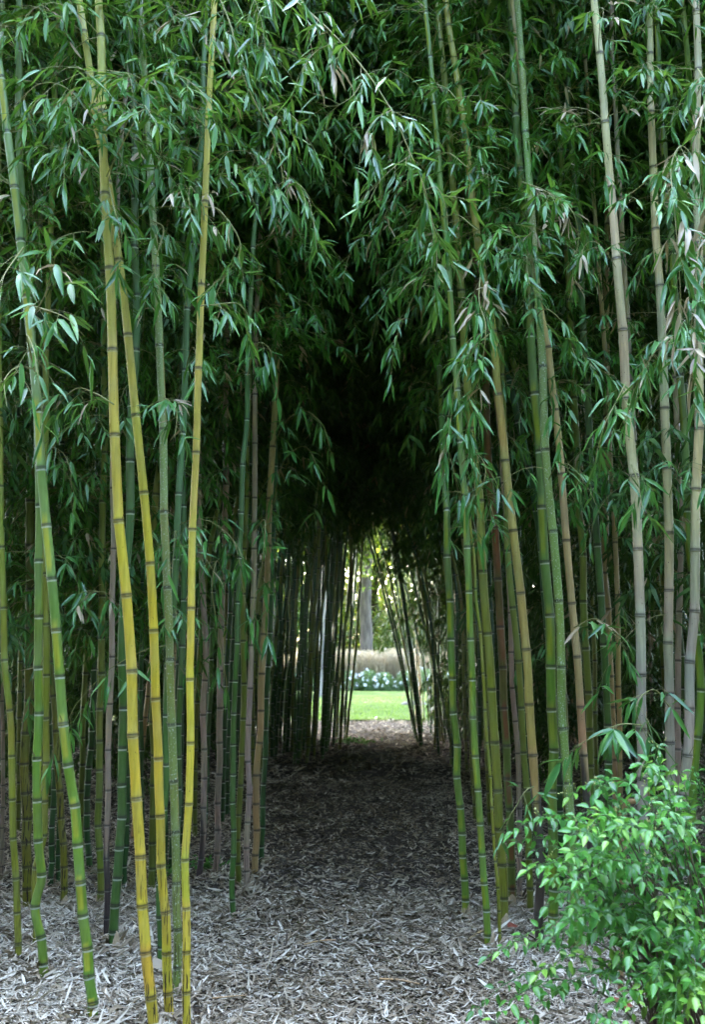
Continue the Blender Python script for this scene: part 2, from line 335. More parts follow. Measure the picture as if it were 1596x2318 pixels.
# (kind, width px, label, [(u, v) base first ... top], options)
C = [
 # left of the path, nearest first
 ('striped', 22.5, 'stout green bamboo with yellow stripes and white rings, nearest culm on the left', [(211, 2335), (197, 2177), (187, 2070), (175, 1895), (157, 1745), (142, 1605), (135, 1542), (120, 1367), (102, 1172), (90, 1012), (77, 837), (62, 690), (47, 545), (31, 400), (12, 255), (0, 165), (-14, 40)], dict(nf=.86, zf=3.2, ph=4.7)),
 ('golden', 24, 'thick golden bamboo whose foot stands at the bottom edge, left of the slimmer golden one', [(347, 2350), (332, 2145), (320, 2030), (313, 1902), (306, 1777), (298, 1630), (290, 1467), (280, 1295), (268, 1110), (257, 915), (249, 715), (240, 530), (235, 400), (232, 250), (228, 100), (221, -40)], dict(nf=1.25, zf=3.9)),
 ('golden', 20.5, 'golden bamboo crossing behind the thick golden one and leaning left at the top', [(381, 2312), (378, 2210), (377, 2120), (371, 2025), (366, 1912), (358, 1777), (356, 1617), (350, 1452), (340, 1280), (326, 1112), (306, 917), (285, 705), (265, 550), (246, 425), (226, 325), (215, 275), (200, 150), (188, 59), (178, 0), (170, -60)], dict(nf=1.22, zf=3.5)),
 ('speckled', 19.5, 'dull olive bamboo speckled with pale lichen between the golden and yellow culms', [(402, 2258), (401, 2170), (398, 2060), (398, 1937), (395, 1800), (387, 1632), (382, 1442), (376, 1245), (370, 1047), (361, 792), (357, 700), (346, 500), (334, 275), (326, 160), (316, 0)], dict(nf=1.35, zf=3.5)),
 ('yellow', 17.5, 'straight bright yellow bamboo with black scars at its foot, right of the golden pair', [(421, 2340), (421, 2155), (420, 2045), (421, 1940), (428, 1800), (431, 1652), (432, 1480), (434, 1300), (439, 1107), (446, 907), (452, 772), (454, 692), (464, 467), (471, 250), (481, 75), (487, -40)], dict(nf=1.25, zf=3.7)),
 ('limegreen', 20, 'light green bamboo with a kinked foot and a black blotch near the ground', [(100, 2245), (97, 2185), (92, 2125), (81, 2070), (84, 2030), (95, 1985), (87, 1905), (85, 1827), (85, 1720), (87, 1585), (87, 1432), (90, 1255), (91, 1147), (86, 1000), (78, 850), (66, 700), (50, 500), (40, 300)], dict(nf=1.0, zf=3.2)),
 ('yolive', 15, 'thin yellow-green bamboo at the far left edge of the picture', [(41, 2207), (38, 2052), (34, 1945), (28, 1810), (25, 1660), (13, 1522), (8, 1407), (5, 1290), (2, 1150), (-3, 900), (-8, 600)], dict(nf=1.15, zf=3.0)),
 ('green', 16, 'olive green bamboo rising beside the striped culm and bending outward near the top', [(80, 2157), (80, 2050), (80, 1970), (98, 1885), (102, 1745), (102, 1610), (104, 1452), (101, 1272), (98, 1150), (100, 1060), (102, 972), (103, 887), (105, 772), (107, 700), (114, 500), (121, 325), (126, 200), (132, 40)], dict(nf=1.1, zf=3.0, kind2='yolive')),
 ('dead', 13.5, 'dead pinkish bamboo with a black tapering foot beside a dark green culm', [(238, 2143), (242, 2035), (242, 1935), (244, 1825), (245, 1695), (250, 1545), (253, 1397), (256, 1240), (254, 1072), (256, 900), (261, 675), (265, 425)], dict(nf=1.15, zf=9, black=(-.1, .62))),
 ('green', 20, 'dark green bamboo with white rings and a pale sheath at its foot', [(253, 2160), (258, 2100), (267, 1960), (270, 1870), (276, 1770), (276, 1665), (276, 1560), (275, 1452), (281, 1340), (292, 1222), (294, 1132), (294, 1007), (299, 900), (306, 847), (310, 772), (309, 695), (305, 500)], dict(nf=1.0, zf=3.0)),
 ('teal', 13, 'slim dark green bamboo just behind the sheathed one', [(280, 2007), (284, 1900), (287, 1795), (287, 1645), (290, 1400), (296, 1100)], dict(zf=1.6)),
 ('teal', 16, 'blue-green bamboo leaning right behind the speckled olive culm', [(362, 2190), (363, 2095), (361, 2020), (366, 1900), (372, 1820), (376, 1755), (374, 1650), (386, 1450), (397, 1302), (401, 1175), (407, 1047), (415, 922), (421, 807), (425, 690), (440, 520), (452, 375), (457, 275), (462, 120)], dict(nf=1.15, zf=3.2, kind2='green')),
 ('olive', 16, 'yellowish green bamboo behind the dead culm with a dark patch low down', [(223, 2052), (226, 2010), (227, 1930), (220, 1865), (224, 1802), (225, 1732), (225, 1642), (228, 1545), (228, 1472), (231, 1270), (235, 1000)], dict(zf=1.7)),
 ('teal', 14, 'dark green close-ringed bamboo between the striped and the yellowish green ones', [(205, 1975), (196, 1900), (197, 1825), (200, 1735), (207, 1665), (209, 1630), (211, 1545), (216, 1300), (222, 1000)], dict(nf=.7, zf=1.5)),
 ('scarred', 16, 'olive bamboo blackened with long scars on its wavy lower half', [(144, 2055), (144, 1960), (140, 1870), (135, 1795), (129, 1715), (125, 1625), (114, 1530), (108, 1400), (104, 1200)], dict(zf=1.8)),
 ('scarred', 21, 'broad dark olive bamboo with black streaks at the left back', [(61, 2057), (59, 1920), (58, 1820), (56, 1730), (62, 1615), (65, 1545), (66, 1400), (68, 1200)], dict(zf=1.7)),
 ('teal', 13, 'short-jointed dark green bamboo beside the scarred olive one', [(114, 2010), (117, 1900), (120, 1840), (124, 1740), (126, 1600), (130, 1400)], dict(nf=.8, zf=1.5)),
 ('teal', 10, 'thin dark green bamboo right of the scarred olive one', [(131, 2005), (131, 1935), (133, 1800), (137, 1600), (140, 1400)], dict(nf=.8, zf=1.5)),
 ('teal', 10, 'thin dark bamboo behind the golden culms with a bare foot', [(322, 2000), (321, 1900), (321, 1790), (320, 1650), (319, 1500), (325, 1300)], dict(zf=1.6)),
 ('dead', 13.5, 'dead greyish pink bamboo with a blackened foot, right of the yellow culm', [(450, 1998), (459, 1905), (461, 1802), (461, 1695), (460, 1595), (465, 1497), (457, 1342), (452, 1222), (450, 1097), (448, 950)], dict(nf=1.2, zf=9, black=(-.1, .42))),
 ('dead', 14.5, 'dead brown bamboo with a wavy stem between the two pinkish ones', [(487, 1980), (492, 1890), (492, 1810), (498, 1717), (495, 1637), (497, 1545), (498, 1480), (500, 1387), (505, 1307), (510, 1232), (509, 1150), (511, 1000)], dict(nf=1.25, zf=9)),
 ('green', 12.5, 'slim fresh green bamboo standing forward on the left edge of the path', [(529, 2079), (525, 2010), (527, 1925), (527, 1845), (525, 1770), (527, 1695), (529, 1610), (532, 1522), (535, 1457), (537, 1387), (541, 1312), (543, 1230), (550, 1057), (557, 962), (559, 867), (563, 772), (572, 600)], dict(nf=.95, zf=3.2)),
 ('olive', 13, 'curving olive bamboo close behind the slim fresh green one', [(541, 2005), (539, 1920), (540, 1845), (545, 1745), (549, 1662), (552, 1560), (550, 1432), (553, 1272), (556, 1172), (560, 950)], dict(nf=1.2, zf=3.0)),
 ('dead', 13, 'pale lilac-grey dead bamboo at the left edge of the path', [(559, 2020), (560, 1865), (563, 1785), (561, 1710), (564, 1630), (567, 1545), (570, 1447), (575, 1297), (576, 1165), (577, 1022), (577, 937), (579, 822), (583, 650)], dict(nf=1.2, zf=9, kind2='dead')),
 ('tan', 15, 'tan bamboo with an olive and black foot beside the dark tunnel', [(574, 1987), (580, 1925), (579, 1847), (582, 1722), (589, 1650), (592, 1545), (596, 1452), (604, 1327), (608, 1187), (616, 1022), (620, 937), (628, 750)], dict(nf=1.2, zf=9)),
 ('teal', 12, 'dark blue-green bamboo, last culm on the left before the path', [(592, 1960), (595, 1830), (599, 1745), (601, 1665), (604, 1565), (610, 1437), (617, 1222), (624, 950)], dict(nf=1.1, zf=3.3)),
 ('dead', 9, 'brownish dead bamboo cut by the left edge of the picture', [(1, 1990), (4, 1880), (6, 1770), (5, 1645), (4, 1545), (4, 1400)], dict(zf=9)),
 ('dead', 4.5, 'whitish thin dead cane leaning by the left edge', [(47, 2140), (40, 2080), (35, 2040), (28, 1970), (26, 1900)], dict(zf=9, short=True)),
 # right of the path
 ('limegreen', 16.5, 'bright green bamboo with a tan sheath at its foot, right of the path', [(1055, 2080), (1053, 2005), (1049, 1952), (1046, 1890), (1042, 1827), (1037, 1760), (1033, 1677), (1027, 1585), (1023, 1487), (1019, 1387), (1014, 1277), (1010, 1167), (1005, 1055), (1000, 950), (995, 850), (988, 650)], dict(nf=.95, zf=2.9, ph=4.2, back=1.1)),
 ('limegreen', 15.5, 'bright green striped bamboo, nearest culm right of the path', [(1105, 2157), (1101, 2085), (1098, 2022), (1092, 1952), (1087, 1875), (1082, 1790), (1076, 1702), (1072, 1607), (1069, 1510), (1064, 1405), (1060, 1297), (1054, 1185), (1045, 1052), (1037, 897), (1030, 812), (1025, 740), (1018, 625), (1006, 505), (995, 390), (985, 250)], dict(nf=.95, zf=3.3, ph=3.9)),
 ('yolive', 7.5, 'very thin yellow-green bamboo with pale joints beside the nearest striped one', [(1133, 2150), (1129, 2025), (1123, 1960), (1118, 1890), (1110, 1750), (1102, 1670), (1098, 1590), (1093, 1522), (1087, 1427), (1077, 1350), (1074, 1265), (1065, 1197), (1058, 1100)], dict(nf=.9, zf=9, short=True)),
 ('olive', 20, 'thick mid-green bamboo with a brownish mottled foot right of the thin one', [(1143, 2102), (1139, 2025), (1134, 1920), (1128, 1790), (1118, 1642), (1113, 1545), (1108, 1477), (1093, 1305), (1085, 1122), (1073, 1022), (1055, 822), (1047, 700), (1030, 450)], dict(nf=1.4, zf=3.2, kind2='yolive')),
 ('russet', 18, 'green bamboo with a rusty red upper stem in the right stand', [(1160, 2050), (1155, 1940), (1151, 1775), (1147, 1677), (1141, 1565), (1135, 1442), (1128, 1320), (1120, 1202), (1110, 1072), (1103, 947), (1095, 800)], dict(nf=1.1, zf=3.4, ph=4.7)),
 ('dead', 12, 'dull brown bamboo half hidden behind the rusty red one', [(1178, 2035), (1176, 1900), (1175, 1745), (1165, 1595), (1158, 1450), (1148, 1200)], dict(zf=9)),
 ('paletan', 20, 'spotted tan bamboo turning black at the foot, leaning left above the path', [(1226, 2145), (1222, 2020), (1218, 1845), (1208, 1717), (1198, 1570), (1196, 1522), (1184, 1402), (1165, 1215), (1143, 1007), (1125, 872), (1115, 750), (1090, 600), (1066, 415), (1043, 240), (1023, 87), (1010, 0), (1002, -60)], dict(nf=1.3, zf=3.5, black=(-.1, .85), kind2='yolive2')),
 ('olive', 15, 'olive bamboo standing behind the spotted tan one', [(1202, 2065), (1198, 1920), (1189, 1745), (1182, 1612), (1175, 1522), (1168, 1442), (1150, 1252), (1148, 1122), (1143, 947), (1135, 750)], dict(nf=1.3, zf=3.0)),
 ('limegreen', 22, 'tall vivid green bamboo with bright white rings in the right stand', [(1254, 2110), (1254, 1920), (1253, 1810), (1252, 1710), (1250, 1595), (1247, 1465), (1240, 1327), (1231, 1182), (1223, 1035), (1211, 880), (1205, 772), (1203, 727), (1193, 570), (1182, 412), (1169, 250), (1158, 90), (1153, 0), (1150, -60)], dict(nf=1.17, zf=3.8, ph=4.2)),
 ('speckled', 20.5, 'mid-green bamboo dusted with pale specks behind the vivid green one', [(1308, 2160), (1302, 2000), (1293, 1870), (1284, 1745), (1273, 1592), (1268, 1427), (1254, 1232), (1243, 1122), (1233, 972), (1222, 750)], dict(nf=1.5, zf=3.1, kind2='green2')),
 ('tan', 18, 'light tan bamboo leaning left, right of the speckled green one', [(1345, 2130), (1341, 2000), (1335, 1870), (1325, 1760), (1315, 1615), (1305, 1467), (1290, 1312), (1276, 1142), (1263, 982), (1250, 872), (1238, 772), (1228, 725), (1213, 600), (1203, 500), (1192, 300)], dict(nf=1.3, zf=9, black=(-.1, .95))),
 ('olive', 17, 'dim olive bamboo in the gap right of the light tan one', [(1346, 2030), (1342, 1900), (1338, 1745), (1334, 1610), (1325, 1437), (1319, 1247), (1308, 1122), (1303, 972), (1290, 700)], dict(nf=1.2, zf=2.4)),
 ('olive', 17, 'green bamboo between the dim olive and the brown dead culm', [(1384, 2050), (1381, 1900), (1378, 1770), (1375, 1595), (1373, 1537), (1360, 1367), (1349, 1195), (1338, 1047), (1328, 872), (1318, 700), (1308, 500)], dict(nf=1.2, zf=2.4, kind2='green')),
 ('tan', 12, 'narrow brown dead bamboo left of the big pale grey culm', [(1406, 2040), (1405, 1895), (1404, 1760), (1402, 1595), (1400, 1492), (1398, 1322), (1388, 1122), (1380, 1022), (1375, 872), (1363, 700), (1350, 500)], dict(nf=1.2, zf=9)),
 ('grey', 23, 'big pale bamboo with dark joints, yellowish above and grey-violet below', [(1463, 2200), (1460, 1995), (1455, 1815), (1454, 1695), (1451, 1545), (1449, 1405), (1443, 1237), (1430, 1052), (1418, 865), (1410, 750), (1403, 665), (1388, 465), (1370, 260), (1350, 47), (1345, 0), (1338, -70)], dict(nf=1.3, zf=4.0)),
 ('tan', 14, 'pinkish tan bamboo tucked behind the big pale one', [(1458, 2080), (1456, 1800), (1452, 1500), (1447, 1300), (1438, 1000), (1425, 800), (1420, 700), (1410, 555), (1400, 390), (1390, 150), (1387, 0), (1384, -60)], dict(nf=1.3, zf=4.0, kind2='dead')),
 ('grey', 21, 'straight lilac-grey bamboo with brown joints near the right edge', [(1524, 2150), (1523, 2000), (1520, 1795), (1517, 1665), (1517, 1527), (1516, 1380), (1514, 1222), (1512, 1060), (1508, 972), (1498, 772), (1495, 700), (1488, 542), (1475, 250), (1472, 100), (1468, -40)], dict(nf=1.2, zf=9, kind2='grey')),
 ('dead', 14, 'slim beige bamboo between the two lilac-grey ones', [(1536, 2060), (1536, 1900), (1535, 1760), (1535, 1640), (1537, 1492), (1540, 1337), (1540, 1172), (1535, 1022), (1530, 850), (1522, 600)], dict(nf=1.3, zf=9)),
 ('grey', 22, 'thick lilac-grey bamboo at the right edge, its lower stem sloping left', [(1530, 2180), (1537, 1960), (1548, 1785), (1560, 1645), (1563, 1522), (1568, 1407), (1573, 1267), (1576, 1122), (1583, 922), (1583, 600), (1580, 375), (1580, 155), (1576, 0), (1575, -60)], dict(nf=1.15, zf=3.6)),
 ('limegreen', 18, 'green bamboo at the right edge passing behind the thick lilac-grey one', [(1566, 2100), (1570, 1845), (1575, 1720), (1583, 1605), (1583, 1472), (1572, 1330), (1560, 1217), (1555, 1072), (1548, 922), (1528, 700), (1518, 510), (1500, 270), (1490, 100), (1484, -20)], dict(nf=1.4, zf=3.2)),
]
KIND['yolive2'] = ((.36, .33, .07), (.42, .33, .10), 2.9, None, .1, .4, 0, 1)
KIND['green2'] = ((.22, .31, .10), (.20, .31, .07), 2.0, None, .4, 0, 1, .3)
TOP = []
made = {}
for ci, (kind, wpx, label, uv, op) in enumerate(C):
    g = np.random.default_rng(100 + ci); kd = op.get('kind2', kind) if op.get('kind2') in KIND else kind
    b = gnd(*uv[0]); D = b[1]
    pts = [at(u, v, D + op.get('back', 0) * max(0, 1120 - v) / 400) for u, v in uv]; pts[0] = b
    lean = op.get('back', 0) * .3 + g.normal(0, .012) + (.02 if D < 5.2 else 0)
    ctrl = [np.array([b[0] + (b[0] - pts[1][0]) * .05, b[1], -.06])] + pts
    if not op.get('short'):
        q = ctrl[-1]; d = norm(ctrl[-1] - ctrl[-3]); Ht = g.uniform(6.8, 8.3)
        while q[2] < Ht: d = norm(d * .9 + np.array([d[0] * .05 + g.normal(0, .03), lean, .12])); q = q + d * .7; ctrl.append(q)
    path = smooth(ctrl, 8); r = wpx / F * D / 2
    root = empty('bamboo', b * [1, 1, 0], label=label, cat='bamboo', group=GF); made[ci] = (root, path, b)
    me, nodes, S = culm_mesh('culm', path, r, kd, root.location, op.get('nf', 1), 100 + ci, op.get('black'), phase=op.get('ph'))
    link('culm', me, root)
    if op.get('zf', 9) < 9:
        bag = Bag(); near = D < 5.4
        branches(bag, path, nodes, S, op['zf'], 8.3, g, Lm=.1, per=3, blen=(.4, 1.05), dens=.85, gap=.07, nl=(4, 6), wr=.17)
        fm = bag.build('foliage', T_MID, BLEAF, TWIG, root.location, outside_tunnel)
        if fm: link('foliage', fm, root)

# arching front branches with large leaves, each part of the bamboo it grows from
def bough(ci, pts, Lm=.12, dry=.02, gap=.07, r0=.004, nl=(3, 6), seed=0, droop=.9, wr=.16, twig_l=(.06, .17), start=.12, thin=None):
    root = made[ci][0]; g = np.random.default_rng(900 + seed + ci); p = smooth([at(*x) for x in pts], 6); bag = Bag()
    spray(bag, p, g, Lm=Lm, twig_gap=gap, dry=dry, start=start, r0=r0, nl=nl, droop=droop, wr=wr, twig_l=twig_l)
    m = bag.build('branch', T_FINE, SKYLEAF, TWIG, root.location, twig_k=5); link('branch', m, root)
bough(4, [(487, -40, 4.02), (560, -50, 3.9), (640, -15, 3.8), (705, 32, 3.8), (770, 95, 3.8), (830, 165, 3.8), (885, 250, 3.8), (930, 350, 3.8), (962, 430, 3.82), (985, 540, 3.85), (992, 640, 3.9)], Lm=.115, gap=.05, r0=.0055, seed=1)
bough(4, [(486, -20, 4.02), (505, 15, 3.95), (525, 70, 3.9), (545, 160, 3.9), (590, 258, 3.9), (625, 320, 3.9), (640, 400, 3.9), (655, 470, 3.9)], Lm=.105, gap=.055, r0=.0045, seed=2)
for q_, pp in enumerate(([(770, 95, 3.8), (735, 105, 3.75), (700, 130, 3.72), (670, 185, 3.7)], [(830, 165, 3.8), (800, 215, 3.75), (755, 240, 3.7), (715, 230, 3.7)], [(885, 250, 3.8), (850, 270, 3.75), (820, 320, 3.72), (815, 370, 3.7)], [(930, 350, 3.8), (890, 380, 3.75), (850, 420, 3.7)], [(962, 430, 3.8), (990, 425, 3.8), (1010, 470, 3.8), (1015, 520, 3.8)], [(705, 32, 3.8), (730, 60, 3.75), (745, 110, 3.72)], [(590, 258, 3.9), (620, 240, 3.85), (670, 270, 3.8), (700, 320, 3.8)], [(640, 400, 3.9), (690, 430, 3.85), (710, 500, 3.8)], [(560, -45, 3.9), (590, 40, 3.85), (600, 110, 3.8)])):
    bough(4, pp, Lm=.105, gap=.05, seed=60 + q_, droop=.7, r0=.002)
bough(3, [(320, 60, 4.2), (380, 20, 4.1), (410, -20, 4.1)], Lm=.1, gap=.2, seed=3)
bough(2, [(240, 400, 4.1), (290, 300, 4.0), (330, 240, 4.0), (380, 210, 4.0), (430, 240, 4.0), (470, 250, 4.05)], Lm=.1, gap=.055, seed=4)
bough(2, [(215, 275, 4.1), (150, 200, 4.0), (90, 190, 4.0), (40, 230, 4.0)], Lm=.1, gap=.06, seed=41)
bough(1, [(257, 915, 4.05), (215, 890, 4.1), (170, 880, 4.2), (120, 930, 4.3)], Lm=.1, gap=.07, seed=42)
bough(0, [(66, 720, 3.9), (95, 680, 3.6), (115, 620, 3.45), (125, 575, 3.4)], Lm=.115, gap=.09, nl=(2, 4), seed=5, wr=.17)
bough(0, [(52, 560, 3.95), (30, 590, 3.6), (10, 620, 3.4), (-20, 680, 3.3)], Lm=.115, gap=.1, nl=(2, 4), seed=6, wr=.17)
bough(0, [(78, 840, 3.9), (60, 760, 3.6), (75, 790, 3.45), (85, 850, 3.4), (95, 910, 3.4)], Lm=.115, gap=.12, nl=(2, 3), seed=7, wr=.17)
bough(0, [(76, 835, 3.9), (40, 830, 3.6), (10, 860, 3.45), (15, 920, 3.4)], Lm=.115, gap=.12, nl=(2, 3), seed=8, wr=.17)
bough(0, [(62, 690, 3.9), (100, 700, 3.8), (150, 720, 3.75), (190, 760, 3.8)], Lm=.12, gap=.07, nl=(3, 5), seed=9)
bough(3, [(370, 900, 4.4), (385, 910, 4.2), (400, 935, 4.15), (395, 990, 4.1)], Lm=.1, gap=.05, dry=.15, seed=10)
bough(3, [(346, 500, 4.4), (370, 520, 4.2), (350, 600, 4.15), (365, 680, 4.1)], Lm=.1, gap=.06, seed=11)
bough(2, [(246, 425, 4.1), (260, 480, 3.95), (275, 540, 3.95), (268, 590, 3.95)], Lm=.11, gap=.06, seed=12)
bough(4, [(464, 467, 4.0), (500, 480, 3.95), (545, 560, 3.95), (500, 640, 3.95), (480, 700, 3.95)], Lm=.11, gap=.06, seed=13)
bough(4, [(454, 692, 4.0), (480, 690, 3.9), (545, 690, 3.95), (560, 750, 4.0)], Lm=.1, gap=.06, seed=14)
bough(25, [(622, 1000, 6.9), (650, 950, 6.4), (690, 930, 6.2), (730, 960, 6.1), (745, 1010, 6.1)], Lm=.13, gap=.11, nl=(3, 5), seed=15, droop=1.3)
bough(25, [(618, 1150, 6.9), (640, 1050, 6.4), (690, 1010, 6.2), (720, 1070, 6.1), (715, 1140, 6.1)], Lm=.13, gap=.12, nl=(2, 4), seed=16, droop=1.3)
bough(21, [(560, 850, 5.5), (580, 780, 5.3), (610, 790, 5.3), (625, 860, 5.3)], Lm=.12, gap=.08, seed=17, droop=1.2)
bough(23, [(575, 1200, 6.0), (600, 1180, 5.8), (590, 1300, 5.7), (570, 1380, 5.7), (600, 1420, 5.6)], Lm=.13, gap=.12, nl=(2, 3), seed=18, droop=1.2)
bough(20, [(510, 1200, 6.3), (535, 1240, 6.0), (550, 1340, 5.9), (560, 1450, 5.9)], Lm=.12, gap=.1, nl=(2, 4), seed=19, droop=1.2)
bough(20, [(505, 1300, 6.3), (490, 1270, 6.0), (480, 1340, 5.9), (500, 1460, 5.9), (515, 1560, 5.9)], Lm=.12, gap=.1, nl=(2, 4), seed=20, droop=1.2)
# long arching boughs that close the top of the tunnel mouth
for q_, (ci, x0, y0, x1, y1, D0, D1) in enumerate(((34, 1060, 380, 880, 470, 4.95, 5.4), (34, 1080, 520, 900, 600, 4.95, 5.5), (29, 1000, 430, 800, 560, 4.9, 5.5), (28, 992, 560, 860, 690, 6.8, 6.2), (34, 1040, 230, 900, 300, 4.95, 5.6), (36, 1165, 200, 1000, 330, 5.1, 5.4),
        (21, 575, 500, 730, 560, 5.6, 5.8), (21, 580, 380, 760, 430, 5.6, 6.0), (23, 590, 560, 720, 660, 6.2, 6.3), (24, 640, 620, 790, 690, 6.5, 6.6), (11, 455, 330, 600, 400, 5.2, 5.5), (21, 585, 250, 780, 300, 5.6, 6.1), (24, 640, 500, 840, 560, 6.5, 6.8), (29, 1003, 640, 900, 760, 4.9, 5.3))):
    bough(ci, [(x0, y0, D0), (x0 * .7 + x1 * .3, min(y0, y1) - 35, D0 * .7 + D1 * .3), (x0 * .35 + x1 * .65, y0 * .4 + y1 * .6 - 40, D1), (x1, y1, D1), (x1 + (x1 - x0) * .12, y1 + 70, D1)], Lm=.11, gap=.06, seed=80 + q_, droop=.65, r0=.003)
# short leafy branches reaching forward low on the culms of the second row
def low_branches(ids, z0, z1, n, seed, per_L=(.4, .85), tun=True):
    g = np.random.default_rng(seed)
    for ci in ids:
        root, path, b = made[ci]; bag = Bag()
        for _ in range(n):
            z = g.uniform(z0, z1); p = np.array([np.interp(z, path[:, 2], path[:, i]) for i in range(3)]); A = -math.pi / 2 + g.normal(0, .75); el = R(g.uniform(5, 45)); L = g.uniform(*per_L)
            d = np.array([math.cos(A) * math.cos(el), math.sin(A) * math.cos(el), math.sin(el)]); pts = [p]; q = p
            for k in range(7): d = norm(d + np.array([0, 0, -.22]) + g.normal(0, .06, 3)); q = q + d * L / 7; pts.append(q)
            spray(bag, pts, g, Lm=.105, twig_gap=.085, nl=(3, 5), droop=.9, start=.25, dry=.02, wr=.165)
        link('foliage', bag.build('foliage', T_FINE, SKYLEAF, TWIG, root.location, outside_tunnel if tun else None), root)
low_branches([7, 9, 10, 11, 12, 13, 14, 15, 16, 18], 1.45, 3.0, 5, 51)
low_branches([19, 20, 22, 24, 25], 1.8, 3.3, 3, 52)
low_branches([31, 32, 35, 37, 39, 40, 41], 2.2, 3.6, 4, 53)
low_branches([41, 43, 44, 45], 1.5, 3.2, 4, 54)
low_branches([1, 2, 3, 4], 3.0, 4.3, 3, 55, (.35, .7)); low_branches([29, 34, 36, 38, 42], 3.0, 4.5, 3, 56, (.35, .7))
# right side: drooping clusters, some of them bleached
bough(34, [(1090, 600, 4.95), (1085, 680, 4.7), (1100, 740, 4.6), (1090, 830, 4.6), (1070, 920, 4.6), (1062, 980, 4.6)], Lm=.115, gap=.045, dry=.35, seed=21, droop=1.0)
bough(34, [(1115, 750, 4.95), (1060, 800, 4.7), (1030, 880, 4.6), (1020, 960, 4.6), (1010, 1020, 4.6)], Lm=.115, gap=.055, dry=.12, seed=22, droop=.9)
bough(29, [(1045, 1052, 4.9), (1070, 1020, 4.8), (1100, 1060, 4.7), (1080, 1120, 4.7), (1030, 1110, 4.7)], Lm=.115, gap=.055, dry=.05, seed=23, droop=1.1)
bough(28, [(1005, 1055, 5.5), (1020, 1040, 5.3), (1035, 1100, 5.3)], Lm=.12, gap=.07, seed=24, droop=1.1)
bough(36, [(1182, 412, 5.1), (1230, 430, 4.9), (1290, 470, 4.8), (1310, 530, 4.8), (1300, 600, 4.8)], Lm=.115, gap=.05, dry=.22, seed=25, droop=.8)
bough(36, [(1203, 727, 5.1), (1240, 700, 4.9), (1300, 760, 4.9), (1330, 820, 4.9), (1390, 850, 4.9)], Lm=.115, gap=.06, seed=26, droop=1.0)
bough(42, [(1388, 465, 4.75), (1440, 430, 4.5), (1490, 390, 4.4), (1530, 400, 4.3)], Lm=.11, gap=.06, dry=.1, seed=27)
bough(42, [(1418, 865, 4.75), (1400, 900, 4.5), (1370, 960, 4.4), (1350, 1030, 4.4)], Lm=.12, gap=.07, seed=28)
bough(42, [(1430, 1052, 4.75), (1445, 1090, 4.5), (1455, 1150, 4.4), (1470, 1190, 4.4)], Lm=.13, gap=.09, nl=(3, 5), seed=29)
bough(46, [(1580, 375, 4.7), (1545, 330, 4.3), (1520, 380, 4.2), (1530, 500, 4.1), (1540, 640, 4.1), (1545, 720, 4.1)], Lm=.125, gap=.04, dry=.25, seed=30, droop=1.0)
bough(46, [(1583, 600, 4.7), (1590, 520, 4.3), (1575, 620, 4.2), (1565, 760, 4.1), (1570, 880, 4.1)], Lm=.125, gap=.04, dry=.3, seed=31, droop=1.0)
bough(46, [(1583, 700, 4.7), (1530, 760, 4.3), (1480, 800, 4.3), (1450, 850, 4.3), (1430, 900, 4.3)], Lm=.12, gap=.045, dry=.15, seed=32, droop=.8)
bough(46, [(1580, 155, 4.7), (1600, 200, 4.3), (1585, 300, 4.2), (1590, 420, 4.2)], Lm=.12, gap=.045, dry=.1, seed=33, droop=.8)
bough(38, [(1300, 1420, 5.2), (1350, 1400, 4.9), (1395, 1440, 4.8), (1420, 1470, 4.8)], Lm=.12, gap=.11, dry=.4, nl=(2, 3), seed=34)
bough(42, [(1452, 1640, 4.75), (1400, 1640, 4.6), (1340, 1670, 4.5), (1300, 1690, 4.5)], Lm=.14, gap=.09, nl=(3, 5), seed=35, wr=.2)
bough(44, [(1517, 1600, 5.0), (1480, 1560, 4.8), (1440, 1600, 4.7), (1470, 1680, 4.7)], Lm=.13, gap=.08, nl=(3, 4), seed=36, wr=.18)
bough(34, [(1208, 1780, 4.95), (1190, 1790, 4.85), (1165, 1830, 4.8), (1150, 1850, 4.8)], Lm=.09, gap=.05, nl=(2, 3), seed=37, droop=.3)

# pale sheaths at the feet
def sheath(ci, h, r, off=0.0, z0=-.01, turn=0.):
    root = made[ci][0]; n = 12; V = []
    for i in range(7):
        t = i / 6; rr = r * (1.15 - .35 * t) ; arc = math.pi * 1.5 * (1 - t ** 2) + .15
        for j in range(n): a = turn + arc * (j / (n - 1) - .5) - math.pi / 2; V.append((off + rr * math.cos(a), rr * math.sin(a), z0 + h * t))
    T = []
    for i in range(6):
        for j in range(n - 1): a = i * n + j; T += [(a, a + 1, a + n + 1), (a, a + n + 1, a + n)]
    m = mesh('sheath', V, T, [SHEATH]); o = link('sheath', m, root)
    s = o.modifiers.new('thick', 'SOLIDIFY'); s.thickness = .0015
for k_, (h_, r_s, t_) in {0: (.07, .027, 2.2), 5: (.09, .021, .4), 10: (.1, .019, 1.), 12: (.08, .023, -.6), 14: (.09, .023, .9), 21: (.06, .018, -1.2), 24: (.08, .024, .3), 31: (.1, .026, .5), 32: (.12, .025, -.7), 33: (.1, .018, .2), 36: (.1, .028, .1)}.items(): sheath(k_, h_, r_s, turn=t_)
sheath(28, .14, .024); sheath(29, .12, .02, .018, turn=.8); sheath(9, .13, .025, .012, turn=.6); sheath(8, .12, .013, -.004)

